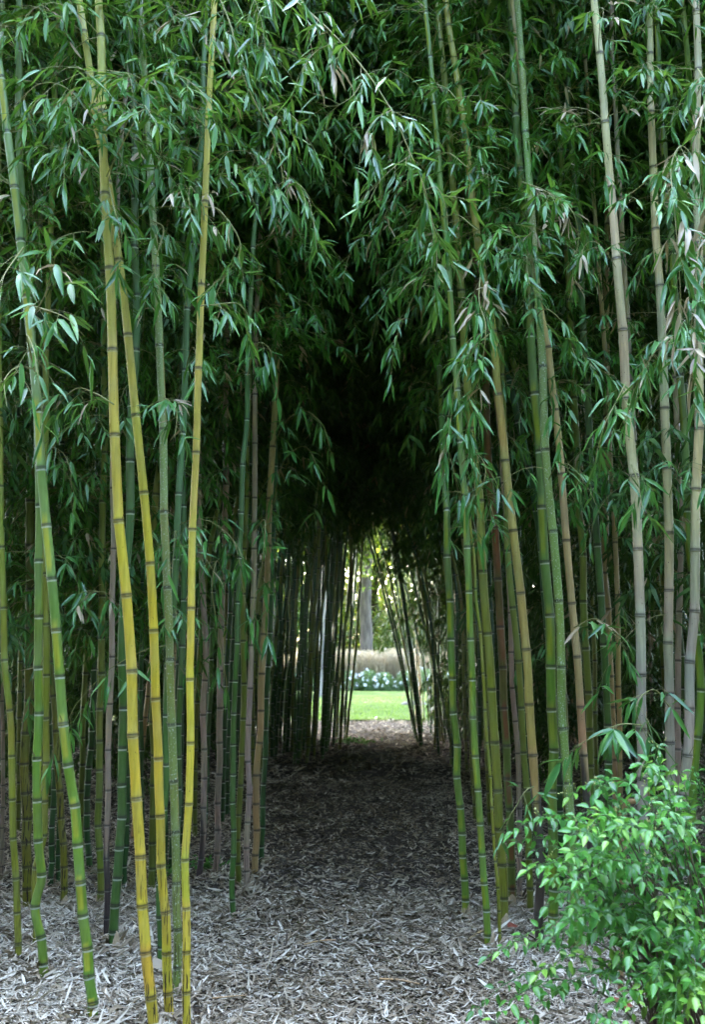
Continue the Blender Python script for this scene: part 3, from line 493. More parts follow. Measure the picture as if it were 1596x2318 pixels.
# silhouettes at the far end of the tunnel
FAR = [
 [(936, 1648), (930, 1565), (923, 1469), (911, 1351), (891, 1271), (877, 1213), (869, 1159)],
 [(957, 1656), (946, 1565), (933, 1469), (914, 1367), (895, 1181)],
 [(962, 1632), (949, 1501), (923, 1357), (907, 1293), (895, 1200)],
 [(970, 1644), (969, 1581), (958, 1469), (944, 1340), (930, 1200)],
 [(990, 1661), (987, 1565), (971, 1469), (955, 1389), (943, 1290), (930, 1180)],
 [(995, 1658), (985, 1500), (972, 1380), (955, 1200)],
 [(1008, 1656), (1003, 1530), (992, 1380), (978, 1200)],
 [(978, 1640), (975, 1500), (962, 1330), (950, 1180)],
 [(985, 1635), (984, 1520), (976, 1370), (965, 1200)],
 [(1000, 1640), (996, 1500), (985, 1330), (972, 1180)],
 [(784, 1671), (795, 1565), (805, 1469), (813, 1341), (821, 1229), (826, 1150)],
 [(770, 1655), (783, 1578), (795, 1437), (805, 1309), (812, 1180)],
 [(755, 1690), (760, 1560), (771, 1420), (780, 1280), (790, 1150)],
 [(745, 1665), (748, 1540), (757, 1400), (768, 1260), (774, 1150)],
 [(728, 1690), (733, 1560), (739, 1400), (748, 1260), (755, 1140)],
 [(715, 1670), (722, 1540), (728, 1400), (733, 1260), (738, 1140)],
 [(700, 1700), (703, 1560), (712, 1400), (716, 1250), (722, 1130)],
 [(686, 1700), (690, 1560), (693, 1400), (700, 1250), (704, 1130)],
 [(672, 1720), (676, 1560), (682, 1400), (684, 1250), (690, 1130)],
 [(763, 1665), (768, 1560), (783, 1400), (795, 1270), (800, 1150)],
 [(738, 1700), (744, 1560), (749, 1400), (757, 1250), (762, 1130)],
 [(707, 1690), (712, 1560), (719, 1400), (724, 1250), (730, 1130)],
 [(660, 1700), (664, 1560), (669, 1400), (676, 1250), (680, 1130)],
 [(692, 1680), (697, 1560), (702, 1400), (708, 1250), (715, 1130)],
]
gf = np.random.default_rng(66)
for k in range(44):
    ub = 782 - 172 * gf.random() ** .8; D0 = gf.uniform(13.6, 19); X0 = (ub - CU) / F * D0; ln = gf.uniform(.008, .03); b0 = [X0, D0]
    vv = [1485 + HC * F / D0 * .985]; uu = [ub]
    for v_ in (1560, 1440, 1300, 1130): uu.append(ub + (vv[0] - v_) * gf.uniform(.03, .075) + gf.normal(0, 1.2)); vv.append(v_)
    FAR.append(list(zip(uu, vv)))
FAR_R = []
for k in range(13):
    ub = gf.uniform(940, 1022); D0 = gf.uniform(15.8, 19.3); b_v = 1485 + HC * F / D0 * .985; ln = gf.uniform(.10, .20)
    FAR_R.append([(ub, b_v)] + [(ub - (b_v - v_) * ln * (1 + .25 * (b_v - v_) / 500) + gf.normal(0, 1.2), v_) for v_ in (1560, 1440, 1300, 1130)])
FAR = FAR[:10] + FAR_R + FAR[10:]
for i, uv in enumerate(FAR):
    g = np.random.default_rng(400 + i); b = gnd(*uv[0]); D = b[1]; pts = [at(u, v, D) for u, v in uv]; pts[0] = b
    ctrl = [np.array([b[0], D, -.06])] + pts; q = ctrl[-1]; d = norm(ctrl[-1] - ctrl[-3])
    while q[2] < 7.5: d = norm(d + np.array([0, 0, .1])); q = q + d * .7; ctrl.append(q)
    path = smooth(ctrl, 6); rt = i < 23
    root = empty('bamboo', b * [1, 1, 0], label='thin dark bamboo in the right-hand row at the bright tunnel end' if rt else 'dark bamboo with light slits beside it, left of the bright tunnel end', cat='bamboo',
                 group='dark culms right of the tunnel end' if rt else 'dark culms left of the tunnel end')
    me, nodes, S = culm_mesh('culm', path, g.uniform(.017, .024) * (1.1 if rt else 1.25), ['green', 'teal', 'olive'][i % 3], root.location, 1.1, 400 + i, K=10)
    link('culm', me, root); bag = Bag()
    branches(bag, path, nodes, S, 3.1 if rt else 3.4, 7.6, g, Lm=.13, per=2, blen=(.5, 1.1), gap=.16, dens=.9)
    fm = bag.build('foliage', T_LOW, SHADELEAF, None, root.location, outside_tunnel)
    if fm: link('foliage', fm, root)

# ------------------------------------------------------------------ the rest of the stand: shared variants, one object per bamboo
KN = ['green', 'olive', 'teal', 'tan', 'green', 'dead', 'olive', 'teal']
VAR = {'edge': [], 'arch': [], 'mid': [], 'thick': []}
for cls, z0, cnt in (('edge', 3.4, 3), ('arch', 3.0, 4), ('mid', 1.75, 5), ('thick', .25, 5)):
    for k in range(cnt):
        g = np.random.default_rng(700 + k + 10 * len(cls)); bx, by = g.normal(0, .018, 2); H = 8.2; ar = .11 if cls == 'arch' else 0.
        zz = np.linspace(-.06, H, 30); path = np.stack([ar * np.maximum(zz - 2, 0) ** 1.75 + bx * np.maximum(zz, 0) ** 1.6 * .5 + .01 * np.sin(zz * 2.1 + k), by * np.maximum(zz, 0) ** 1.6 * .5 + .01 * np.cos(zz * 1.7), zz], 1)
        me, nodes, S = culm_mesh('culm', path, .0225, ('teal' if k % 2 else 'olive') if cls == 'arch' else KN[(k * 3 + len(cls)) % 8], (0, 0, 0), g.uniform(.9, 1.25), 700 + k, K=10)
        bag = Bag(); branches(bag, path, nodes, S, z0, 8.2, g, Lm=.125, per=4 if cls != 'mid' else 3, blen=(.4, 1.15), gap=.07, dens=1.0, nl=(4, 7), dry=.02, wr=.17)
        if cls == 'thick': branches(bag, path, nodes, S, z0, 4.5, g, Lm=.14, per=2, blen=(.3, .8), gap=.08, nl=(4, 7), wr=.18)
        VAR[cls].append((me, bag.build('foliage', T_LOW, SHADELEAF, None)))
        print(cls, k, len(bag.l))
bases = np.array([made[i][2][:2] for i in made]); fillers = 0
g = np.random.default_rng(5); placed = [tuple(x) for x in bases] + [tuple(gnd(*u[0])[:2]) for u in FAR]
def put(x, D, cls, rz=None, sc_=None, tilt=None):
    global fillers
    k = int(g.integers(len(VAR[cls]))); cm, fm = VAR[cls][k]; left = x < 0
    deep = D > 9
    lab, grp = (('green bamboo deep in the dark leafy stand left of the path', 'bamboos in the dark stand left of the path') if left else ('green bamboo deep in the dark leafy stand right of the path', 'bamboos in the dark stand right of the path'))
    root = empty('bamboo', (x, D, 0), label=lab, cat='bamboo', group=grp)
    rz = g.uniform(0, 6.28) if rz is None else rz
    root.rotation_euler = (tilt[0], tilt[1], 0) if tilt else (g.normal(0, .02), g.normal(0, .025), rz)
    s = sc_ or g.uniform(.88, 1.12); root.scale = (s, s, s)
    for nm, m in (('culm', cm), ('foliage', fm)):
        link(nm, m, root)
    placed.append((x, D)); fillers += 1
y = 6.3
while y < 19.8:
    st = .8 if y < 10 else (1.05 if y < 13 else 1.3); x = -6.4 + g.uniform(0, st)
    while x < 6.8:
        X, D = x + g.normal(0, .16), y + g.normal(0, .18); x += st
        lim = .38 * D + .6
        if abs(X) > lim: continue
        l, r_ = path_l(D) - .1, path_r(D) + .12
        if l < X < r_: continue
        if min((X - a) ** 2 + (D - b) ** 2 for a, b in placed) < .3 ** 2: continue
        if D > 13.5 and -1.45 < X < 0: continue
        if D > 16 and 0 < X < 2.0: continue
        e = (l - X) if X < 0 else (X - r_)
        if e < .35 and D > 6.6: continue
        cls = 'edge' if e < .75 else ('mid' if e < 1.3 or D < 10.5 else 'thick')
        put(X, D, cls)
    y += .8 if y < 10 else 1.1
for X, D in ((-2.1, 19.5), (-2.7, 18.6), (-1.95, 17.3), (-3.3, 19.8), (2.3, 17.5), (2.5, 18.7), (3.1, 19.8), (2.3, 16.4), (-2.0, 15.6), (-1.9, 14.4), (-4.2, 19.9), (-5.2, 20), (-6.2, 20), (4, 20), (5, 20), (6, 20)): put(X, D, 'thick')
for X, D in ((1.75, 20.9), (2.1, 21.6), (2.5, 20.7), (2.9, 21.5), (1.5, 21.8)): put(X, D, 'mid', tilt=(0, -.06))
for X, D in ((2.05, 19.2), (2.25, 20.1), (2.6, 19.4)): put(X, D, 'thick')
for X, D in ((1.75, 20.2), (1.35, 21.3), (1.6, 18.7), (1.85, 17.8), (1.55, 19.7)): put(X, D, 'mid')
put(2.05, 18.6, 'thick')
D = 6.7
while D < 20:
    for sd in (-1, 1):
        o_ = .35 if D < 9 else .05; X = (path_l(D) - o_ - g.uniform(.1, .35)) if sd < 0 else (path_r(D) + o_ + g.uniform(.1, .35))
        if not (D > 14.5 and sd < 0) and not (D > 16.5 and sd > 0): put(X, D + g.uniform(-.1, .1), 'arch', rz=(0 if sd < 0 else math.pi) + g.normal(0, .35))
    D += .5 if D < 11 else .75
# the near stand on both sides, out of the frame, that shades the front
for X, D in ((-2.1, 5.6), (-2.7, 5.2), (-2.4, 6.2), (-3.2, 5.9), (-3.6, 5.1), (2.3, 5.7), (2.8, 5.2), (2.5, 6.3), (3.3, 6.0), (3.7, 5.2)): put(X, D, 'mid')
print('fillers', fillers)

# everything of the stand beyond those 300: the flanks, the back edge and the closed canopy, as one mass of culms and leaves, added to block sun and sky
g = np.random.default_rng(91)
def box_pts(n, x0, x1, y0, y1, z0, z1): return np.stack([g.uniform(x0, x1, n), g.uniform(y0, y1, n), g.uniform(z0, z1, n)], 1)
Pm = [box_pts(8500, -7.5, 7.5, 5.4, 21.6, 5.3, 9.4), box_pts(2200, -5, 5.5, 6.0, 13, 4.6, 8.6), box_pts(1500, -1.5, 2.2, 12, 21.8, 3.9, 7), box_pts(2200, -3, 3.5, 12, 21.8, 4.6, 9.4), box_pts(2800, -1, 7, 9, 15, 7.6, 10.8), box_pts(6500, -9, 8, 6.5, 21.5, 9.0, 13.2), box_pts(4200, -5.5, 6, 20.3, 24.6, 6.2, 12.5)]
for a, b in ((-9, -1), (1, 9)):
    q = box_pts(7500, min(a, b), max(a, b), 5.2, 21.0, .3, 9); Pm.append(q[np.abs(q[:, 0]) > .37 * q[:, 1] + .9])
    q = box_pts(2600, min(a, b), max(a, b), 18.6, 21.2, .2, 9); Pm.append(q[(q[:, 0] < -1.7) | (q[:, 0] > 2.5)])
Pm = np.concatenate(Pm); npc = 34; Pc = np.repeat(Pm, npc, 0) + g.normal(0, 1, (len(Pm) * npc, 3)) * [.22, .22, .17]
Pc = Pc[outside_tunnel(Pc) & ~((np.abs(Pc[:, 0] - .4) < 1.9) & (Pc[:, 1] > 20.2) & (Pc[:, 2] < 5.4))]; n = len(Pc)
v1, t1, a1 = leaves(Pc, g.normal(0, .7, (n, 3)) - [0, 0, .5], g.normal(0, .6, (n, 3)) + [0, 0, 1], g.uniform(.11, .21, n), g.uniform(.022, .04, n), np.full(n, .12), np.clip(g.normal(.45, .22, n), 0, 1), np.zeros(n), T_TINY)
k = 260; Xc = g.uniform(3.2, 9, k) * g.choice([-1, 1], k); Yc = g.uniform(5.2, 21, k); ok = np.abs(Xc) > .37 * Yc + .9; Xc, Yc = Xc[ok], Yc[ok]; k = len(Xc)
B0 = np.stack([Xc, Yc, np.full(k, -.05)], 1); B1 = B0 + np.stack([g.normal(0, .4, k), g.normal(0, .4, k), np.full(k, 8.0)], 1); v2, t2 = tubes(B0, B1, np.full(k, .022), np.full(k, .01), 8)
a2 = np.zeros((len(v2), 4)); a2[:, 0] = .5
tag(link('stand_light_block', mesh('stand_light_block', np.concatenate([v1, v2]), np.concatenate([t1, t2 + len(v1)]), [SHADELEAF, TWIG], {'lc': np.concatenate([a1, a2])}, midx=np.concatenate([np.zeros(len(t1)), np.ones(len(t2))]))),
    label='dense mass of bamboo leaves added to block light at the flanks and the canopy of the stand', cat='bamboo stand', kind='stuff')
print('stand leaves', n)

# ------------------------------------------------------------------ ground, litter, lawn
def hgt(x, y):
    return (.012 * np.sin(x * 3.1 + y * 1.3) + .010 * np.sin(x * 7.3 - y * 5.1) + .008 * np.sin(x * 1.7 + 2.2 * y + 1) + .05 * np.exp(-((x + 1.7) / .8) ** 2 - ((y - 4.6) / 1.2) ** 2) - .02 * np.exp(-(x / .4) ** 2) * (y > 3)) * np.clip((30 - y) / 8, 0, 1) - .012
gx = np.unique(np.concatenate([np.linspace(-500, -40, 8), np.linspace(-40, -4, 24), np.linspace(-4, 4, 161), np.linspace(4, 40, 24), np.linspace(40, 500, 8)]))
gy = np.unique(np.concatenate([np.linspace(-60, 2, 14), np.linspace(2, 9, 141), np.linspace(9, 30, 100), np.linspace(30, 900, 30)]))
X, Y = np.meshgrid(gx, gy); Vg = np.stack([X, Y, hgt(X, Y)], -1).reshape(-1, 3); nx = len(gx)
i = np.arange(len(gy) - 1)[:, None] * nx + np.arange(nx - 1)[None]; Tg = np.concatenate([np.stack([i, i + 1, i + nx + 1], -1).reshape(-1, 3), np.stack([i, i + nx + 1, i + nx], -1).reshape(-1, 3)])
m, t, out = mat('mulch_soil'); f1 = noise(t, 45, 6, stretch=(1, 1, 1)); f2 = noise(t, 1.3, 3, stretch=(1, 1, 1))
c = ramp(t, [(.3, (.025, .019, .014)), (.5, (.085, .07, .052)), (.68, (.20, .175, .14)), (.85, (.30, .27, .22))], f1); c = mixc(t, .5, c, ramp(t, [(.35, (.5, .45, .4)), (.65, (1, 1, 1))], f2), 'MULTIPLY')
p = principled(t, out, c, .9, .2); bm = N(t, 'ShaderNodeBump'); bm.inputs['Distance'].default_value = .02; t.links.new(f1, bm.inputs['Height']); t.links.new(bm.outputs[0], p.inputs['Normal'])
tag(link('ground', mesh('ground', Vg, Tg, [m])), kind='structure')
# litter: dead bamboo leaves and chips
LIT = leaf_mat('leaf_litter', [(0, (.045, .030, .016)), (.25, (.15, .11, .06)), (.5, (.33, .26, .16)), (.75, (.55, .475, .34)), (1, (.78, .71, .55))], rough=.6, trans=.05, tcol=(.3, .25, .18), spec=.35)
g = np.random.default_rng(77)
def scatter(n, d0, d1, pw):
    D = d0 + (d1 - d0) * g.random(n) ** pw; x = (g.random(n) * 2 - 1) * (.40 * D + .25); return x, D
def litter(n, d0, d1, pw, Lr, lift, wl=(.10, .26)):
    x, D = scatter(n, d0, d1, pw); az = g.uniform(0, 6.28, n); el = g.normal(.02, .22, n)
    P = np.stack([x, D, hgt(x, D) + g.random(n) ** 2 * lift + .004], 1); Dn = np.stack([np.cos(az) * np.cos(el), np.sin(az) * np.cos(el), np.sin(el)], 1)
    Nn = norm(np.stack([g.normal(0, .45, n), g.normal(0, .45, n), np.ones(n)], 1)); L = g.uniform(*Lr, n) * (1 + .5 * (g.random(n) < .12)); W = L * g.uniform(*wl, n)
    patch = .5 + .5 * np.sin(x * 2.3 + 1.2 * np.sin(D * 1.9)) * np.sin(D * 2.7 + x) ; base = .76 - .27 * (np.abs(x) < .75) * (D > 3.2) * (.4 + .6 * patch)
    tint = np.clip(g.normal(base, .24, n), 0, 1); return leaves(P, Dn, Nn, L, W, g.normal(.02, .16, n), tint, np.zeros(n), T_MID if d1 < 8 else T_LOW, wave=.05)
def feet():                                          # litter heaped round the feet of the culms
    b = np.array([made[i][2][:2] for i in made]); b = b[b[:, 1] < 8]; k = 90; P2 = np.repeat(b, k, 0); n = len(P2); a = g.uniform(0, 6.28, n); q = np.abs(g.normal(0, .07, n)) + .022
    x = P2[:, 0] + np.cos(a) * q; D = P2[:, 1] + np.sin(a) * q; az = a + g.normal(math.pi / 2, .8, n); el = g.normal(.15, .35, n)
    P = np.stack([x, D, hgt(x, D) + g.random(n) * .05 * np.exp(-(q / .07) ** 2) + .012], 1); Dn = np.stack([np.cos(az) * np.cos(el), np.sin(az) * np.cos(el), np.sin(el)], 1)
    L = g.uniform(.03, .09, n); return leaves(P, Dn, norm(np.stack([np.cos(a) * .8, np.sin(a) * .8, np.ones(n)], 1)), L, L * g.uniform(.1, .24, n), g.normal(.05, .15, n), np.clip(g.normal(.58, .25, n), 0, 1), np.zeros(n), T_MID, wave=.05)
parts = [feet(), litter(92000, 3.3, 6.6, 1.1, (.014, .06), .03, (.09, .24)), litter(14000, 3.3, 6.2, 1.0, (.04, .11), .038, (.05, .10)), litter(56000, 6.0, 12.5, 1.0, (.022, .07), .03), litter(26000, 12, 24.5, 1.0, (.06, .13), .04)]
V, T, A = [], [], []; nv = 0
for v, t_, a in parts: V.append(v); T.append(t_ + nv); A.append(a); nv += len(v)
tag(link('leaf_litter', mesh('leaf_litter', np.concatenate(V), np.concatenate(T), [LIT], {'lc': np.concatenate(A)})), label='pale dry bamboo leaf litter and chips covering the path', cat='leaf litter', kind='stuff')

m, t, out = mat('lawn'); f1 = noise(t, .9, 5, stretch=(1, 1, 1)); f2 = noise(t, 30, 3, stretch=(1, 1, 1))
c = ramp(t, [(.32, (.028, .07, .008)), (.5, (.06, .12, .014)), (.68, (.13, .17, .03))], f1); c = mixc(t, .6, c, ramp(t, [(.3, (.6, .65, .6)), (.7, (1.15, 1.15, 1.1))], f2), 'MULTIPLY'); p = principled(t, out, c, .8, .2)
bm = N(t, 'ShaderNodeBump'); bm.inputs['Distance'].default_value = .03; t.links.new(f2, bm.inputs['Height']); t.links.new(bm.outputs[0], p.inputs['Normal'])
xs = np.linspace(-120, 120, 481); e0 = 23.7 + .35 * np.sin(xs * 1.1 + .4) + .15 * np.sin(xs * 3.7) - .35 * np.clip(xs - .5, 0, 3) * 0
V = np.concatenate([np.stack([xs, e0, np.full_like(xs, .012)], 1), np.stack([xs, e0 + 3, np.full_like(xs, .022)], 1), np.stack([xs, e0 * 0 + 300, np.full_like(xs, .022)], 1)]); n = len(xs)
i = np.arange(n - 1); T = np.concatenate([np.stack([i + a * n, i + 1 + a * n, i + 1 + (a + 1) * n], 1) for a in (0, 1)] + [np.stack([i + a * n, i + 1 + (a + 1) * n, i + (a + 1) * n], 1) for a in (0, 1)])
tag(link('lawn', mesh('lawn', V, T, [m])), kind='structure')
V2 = np.concatenate([np.stack([xs, -1.6 + .25 * np.sin(xs * .9), np.full_like(xs, .03)], 1), np.stack([xs, np.full_like(xs, -60.), np.full_like(xs, .03)], 1)])  # unseen lawn behind the camera, added to cut light bounced off the ground
tag(link('lawn', mesh('lawn', V2, np.concatenate([np.stack([i, i + n, i + n + 1], 1), np.stack([i, i + n + 1, i + 1], 1)]), [m])), kind='structure')
GRASS = leaf_mat('grass_blades', [(0, (.06, .13, .015)), (1, (.13, .24, .03))], trans=.3, rough=.5)
n = 26000; D = 23.6 + 14 * g.random(n) ** 1.3; x = (g.random(n) * 2 - 1) * (.10 * D + 2.2); P = np.stack([x, D, np.full(n, .015)], 1)
Dn = np.stack([g.normal(0, .35, n), g.normal(0, .35, n), np.ones(n)], 1); v, t_, a = leaves(P, Dn, g.normal(0, 1, (n, 3)), g.uniform(.04, .08, n), g.uniform(.008, .014, n), np.full(n, .3), g.random(n), np.zeros(n), T_LOW)
tag(link('grass', mesh('grass', v, t_, [GRASS], {'lc': a})), label='short sunlit grass blades of the lawn beyond the grove', cat='grass', kind='stuff')

# ------------------------------------------------------------------ the garden beyond: grasses, white flowers, trees
TANG = leaf_mat('tall_grass', [(0, (.16, .13, .07)), (.6, (.28, .24, .15)), (1, (.42, .36, .26))], rough=.6, trans=.3, tcol=(.5, .42, .25))
g = np.random.default_rng(31)
def clump(n, h, spread, L0):
    a = g.uniform(0, 6.28, n); r_ = g.random(n) ** .5 * spread; P = np.stack([np.cos(a) * r_, np.sin(a) * r_, np.zeros(n)], 1)
    Dn = np.stack([np.cos(a) * g.uniform(0, .3, n), np.sin(a) * g.uniform(0, .3, n), np.ones(n)], 1)
    v1 = leaves(P, Dn, g.normal(0, 1, (n, 3)), h * g.uniform(.6, 1.05, n), g.uniform(.012, .03, n), g.uniform(.0, .1, n), g.random(n), np.zeros(n), T_LOW)
    k = n * 3; j = g.integers(0, n, k); Pt = P[j] + norm(Dn[j]) * (h * g.uniform(.62, 1.0, k))[:, None] + g.normal(0, .05, (k, 3))
    v2 = leaves(Pt, g.normal(0, 1, (k, 3)) + [0, 0, .8], g.normal(0, 1, (k, 3)), g.uniform(.04, .11, k), g.uniform(.012, .03, k), np.full(k, .1), g.uniform(.5, 1, k), np.zeros(k), T_LOW)
    return mesh('blades', np.concatenate([v1[0], v2[0]]), np.concatenate([v1[1], v2[1] + len(v1[0])]), [TANG], {'lc': np.concatenate([v1[2], v2[2]])})
cl = [clump(700, 1.75, .55, 0) for _ in range(3)]
for k, X in enumerate(np.arange(-8.5, 9.5, .62)):
    for row in (0, 1):
        o = link('ornamental_grass', cl[(k + row) % 3], None, (X + g.normal(0, .15), 45.4 + row * 1.0 + g.normal(0, .2), 0)); o.rotation_euler = (0, 0, g.uniform(0, 6)); s = g.uniform(.85, 1.08); o.scale = (s, s, s)
        tag(o, 'tall straw-coloured ornamental grass clump in the bed beyond the lawn', 'grass clump', 'tan grass clumps in the bed beyond the lawn')
BUSH = leaf_mat('flower_bush_leaf', [(0, (.03, .08, .035)), (1, (.09, .17, .07))], trans=.2)
PETAL = simple('white_petal', (.72, .76, .8), (.85, .87, .9), 5, .6)
def bush(n, R_, h, nf):
    d = norm(g.normal(0, 1, (n, 3))); d[:, 2] = np.abs(d[:, 2]); rr = g.random(n) ** .4; P = d * rr[:, None] * [R_, R_, h]
    v, t_, a = leaves(P, d + g.normal(0, .6, (n, 3)), g.normal(0, .5, (n, 3)) + [0, 0, 1], g.uniform(.06, .12, n), g.uniform(.025, .045, n), np.full(n, .2), g.random(n), np.zeros(n), T_LOW)
    lm = mesh('foliage', v, t_, [BUSH], {'lc': a}); 
    cc = norm(g.normal(0, 1, (nf, 3))); cc[:, 2] = np.abs(cc[:, 2]) * .9 + .25; cc[:, 1] -= .3; cc = norm(cc) * [R_, R_, h] * 1.02
    Pf = np.repeat(cc, 14, 0) + g.normal(0, .035, (nf * 14, 3)); k = len(Pf)
    v, t_, a = leaves(Pf, g.normal(0, 1, (k, 3)) + [0, 0, .4], g.normal(0, .6, (k, 3)) + [0, -.5, 1], g.uniform(.035, .06, k), g.uniform(.03, .05, k), np.full(k, .1), g.random(k), np.zeros(k), T_LOW)
    return lm, mesh('blossom', v, t_, [PETAL], {'lc': a})
bs = [bush(3200, .62, .95, 17) for _ in range(3)]
for k, X in enumerate(np.arange(-7.5, 8.5, .82)):
    root = empty('flowering_shrub', (X + g.normal(0, .1), 43.9 + g.normal(0, .15), 0), label='low white-flowering shrub at the front of the bed beyond the lawn', cat='shrub', group='white-flowering shrubs beyond the lawn')
    rz = g.uniform(-.5, .5); s = g.uniform(.8, 1.1); root.rotation_euler = (0, 0, rz); root.scale = (s, s, s)
    link('foliage', bs[k % 3][0], root); link('blossom', bs[k % 3][1], root)
BARK = simple('tree_bark', (.03, .025, .02), (.10, .085, .07), 3, .9, .2, (3, 3, .6), .05)
GBARK = simple('grey_bark', (.10, .095, .09), (.24, .23, .21), 3, .9, .2, (3, 3, .8), .04)
TLEAF = leaf_mat('tree_leaf', [(0, (.012, .035, .008)), (.5, (.035, .09, .014)), (1, (.08, .14, .02))], trans=.30, tcol=(.34, .42, .03), rough=.5)
CONI = leaf_mat('light_block_leaf', [(0, (.009, .020, .009)), (1, (.022, .042, .018))], trans=.02, rough=.6, spec=.2)  # leaf of the added light-blocking evergreens, darkened to bounce little light
def tree_variant(seed, h, cr, z0, n, tr, bark, lm=None):
    g = np.random.default_rng(seed); nb = 34; V, T = [], []; nv = 0; zs = np.linspace(0, h * .9, 14); cx = np.cumsum(g.normal(0, .06, 14)); cyy = np.cumsum(g.normal(0, .06, 14))
    rad = tr * (1 - .85 * zs / (h * .9)) + tr * .5 * np.exp(-zs / .35); P = np.stack([cx, cyy, zs], 1); v, t_ = tubes(P[:-1], P[1:], rad[:-1], rad[1:], 14); V.append(v); T.append(t_); nv = len(v)
    cs = []
    for k in range(nb):
        z = g.uniform(z0, h * .85); a = g.uniform(0, 6.28); i = np.searchsorted(zs, z) - 1; p = P[i]; L = cr * g.uniform(.5, 1) * (1 - .5 * max(0, (z - z0) / (h - z0)) ** 2); d = np.array([math.cos(a), math.sin(a), g.uniform(-.1, .5)]); q = p
        for s in range(4):
            e = q + d * L / 4; v, t_ = tubes(np.array([q]), np.array([e]), [tr * .22 * (1 - s * .22)], [tr * .22 * (.8 - s * .2)], 6); V.append(v); T.append(t_ + nv); nv += len(v); q = e; d = norm(d + g.normal(0, .25, 3) + [0, 0, .03]); cs.append(q)
    cs = np.array(cs); j = g.integers(0, len(cs), n); lp = cs[j] + g.normal(0, cr * .16, (n, 3)) * [1, 1, .7] + [0, 0, -.1]
    v, t_, a = leaves(lp, g.normal(0, 1, (n, 3)) + [0, 0, -.4], g.normal(0, .5, (n, 3)) + [0, 0, 1], g.uniform(.14, .3, n), g.uniform(.09, .17, n), np.full(n, .15), np.clip(g.normal(.5, .25, n), 0, 1), np.zeros(n), T_LOW)
    return mesh('trunk', np.concatenate(V), np.concatenate(T), [bark]), mesh('crown', v, t_, [lm or TLEAF], {'lc': a})
TV = [tree_variant(1, 19, 5.5, 8, 42000, .36, BARK), tree_variant(2, 15, 5.5, 1.0, 26000, .3, BARK), tree_variant(3, 13, 5, .4, 26000, .25, BARK), tree_variant(4, 16, 5, 7, 20000, .26, GBARK), tree_variant(6, 15, 5.0, .1, 42000, .3, BARK, CONI)]
def tree(x, y, k, s, lab, grp=None, rz=0, nm='broadleaf_tree'):
    r_ = empty(nm, (x, y, 0), label=lab, cat='tree', group=grp); r_.scale = (s, s, s); r_.rotation_euler = (0, 0, rz); link('trunk', TV[k][0], r_); link('crown', TV[k][1], r_)
tree(.66, 52, 0, 1.05, 'broad-trunked brown tree straight behind the tan grasses at the tunnel end', rz=.5)
tree(-6.5, 25.5, 0, .85, 'added tall tree shading the tunnel end from the left, outside the bamboo stand', rz=1.2)  # this pair is unseen, added to cut sun and sky at the exit
tree(6.3, 25, 0, .85, 'added tall tree shading the tunnel end from the right, outside the bamboo stand', rz=.4)
tree(-3.5, 38, 0, 1.0, 'added tall tree shading the lawn from the left, well short of the flower bed', rz=2.9)  # this pair is unseen, added so the crowns shade the lawn
tree(4.3, 38.5, 0, 1.0, 'added tall tree shading the lawn from the right, well short of the flower bed', rz=5)
tree(-2.7, 31, 0, .9, 'tall tree whose crown shades the lawn left of the tunnel end', rz=2.2)
tree(3.9, 30.5, 0, .9, 'large tree right of the lawn hidden behind the right-hand stand', rz=4)
tree(-8.5, 50, 0, 1.1, 'tall tree at the left of the wood beyond the lawn', rz=1)
tree(-5.2, 45, 3, 1.0, 'slim grey tree left of the flower bed beyond the lawn', rz=1)
tree(-1.15, 37, 3, .95, 'pale grey tree trunk glimpsed through the dark culms left of the tunnel end', rz=2)
g = np.random.default_rng(8)
for x, y, k, s in ((4.2, 58, 2, .62), (7.5, 57, 2, .9), (-4, 62, 1, 1.0), (1.5, 66, 1, 1.1), (11, 62, 1, 1.1), (-9, 60, 2, 1.1), (-15, 66, 1, 1.2), (17, 66, 2, 1.1), (-6.5, 70, 1, 1.3), (6.5, 74, 1, 1.3), (-21, 72, 2, 1.4), (24, 74, 1, 1.3), (-1.5, 80, 2, 1.5), (13, 84, 1, 1.5), (-12, 86, 1, 1.5), (-30, 80, 1, 1.5), (33, 82, 2, 1.5)):
    tree(x, y, k, s, 'bushy yellow-green tree in the wood closing the garden', 'trees closing the garden behind', rz=g.uniform(0, 6))

# unseen evergreens added behind and beside the camera to block low sky light
for x, y, s in ((-11.5, 1.5, 1.1), (12, 2, 1.1), (-3, -11, 1.35), (4, -11.5, 1.4), (-10, -9.5, 1.35), (11, -9, 1.4), (-14, -3, 1.3), (15, -2, 1.3), (.5, -18, 1.5), (-7, -16, 1.4), (8, -17, 1.4)):
    tree(x, y, 4, s * 1.0, 'added dark evergreen tree blocking low sky light behind the viewer of the bamboo tunnel', 'added light-blocking evergreens behind the viewer', rz=g.uniform(0, 6), nm='light_block_evergreen')

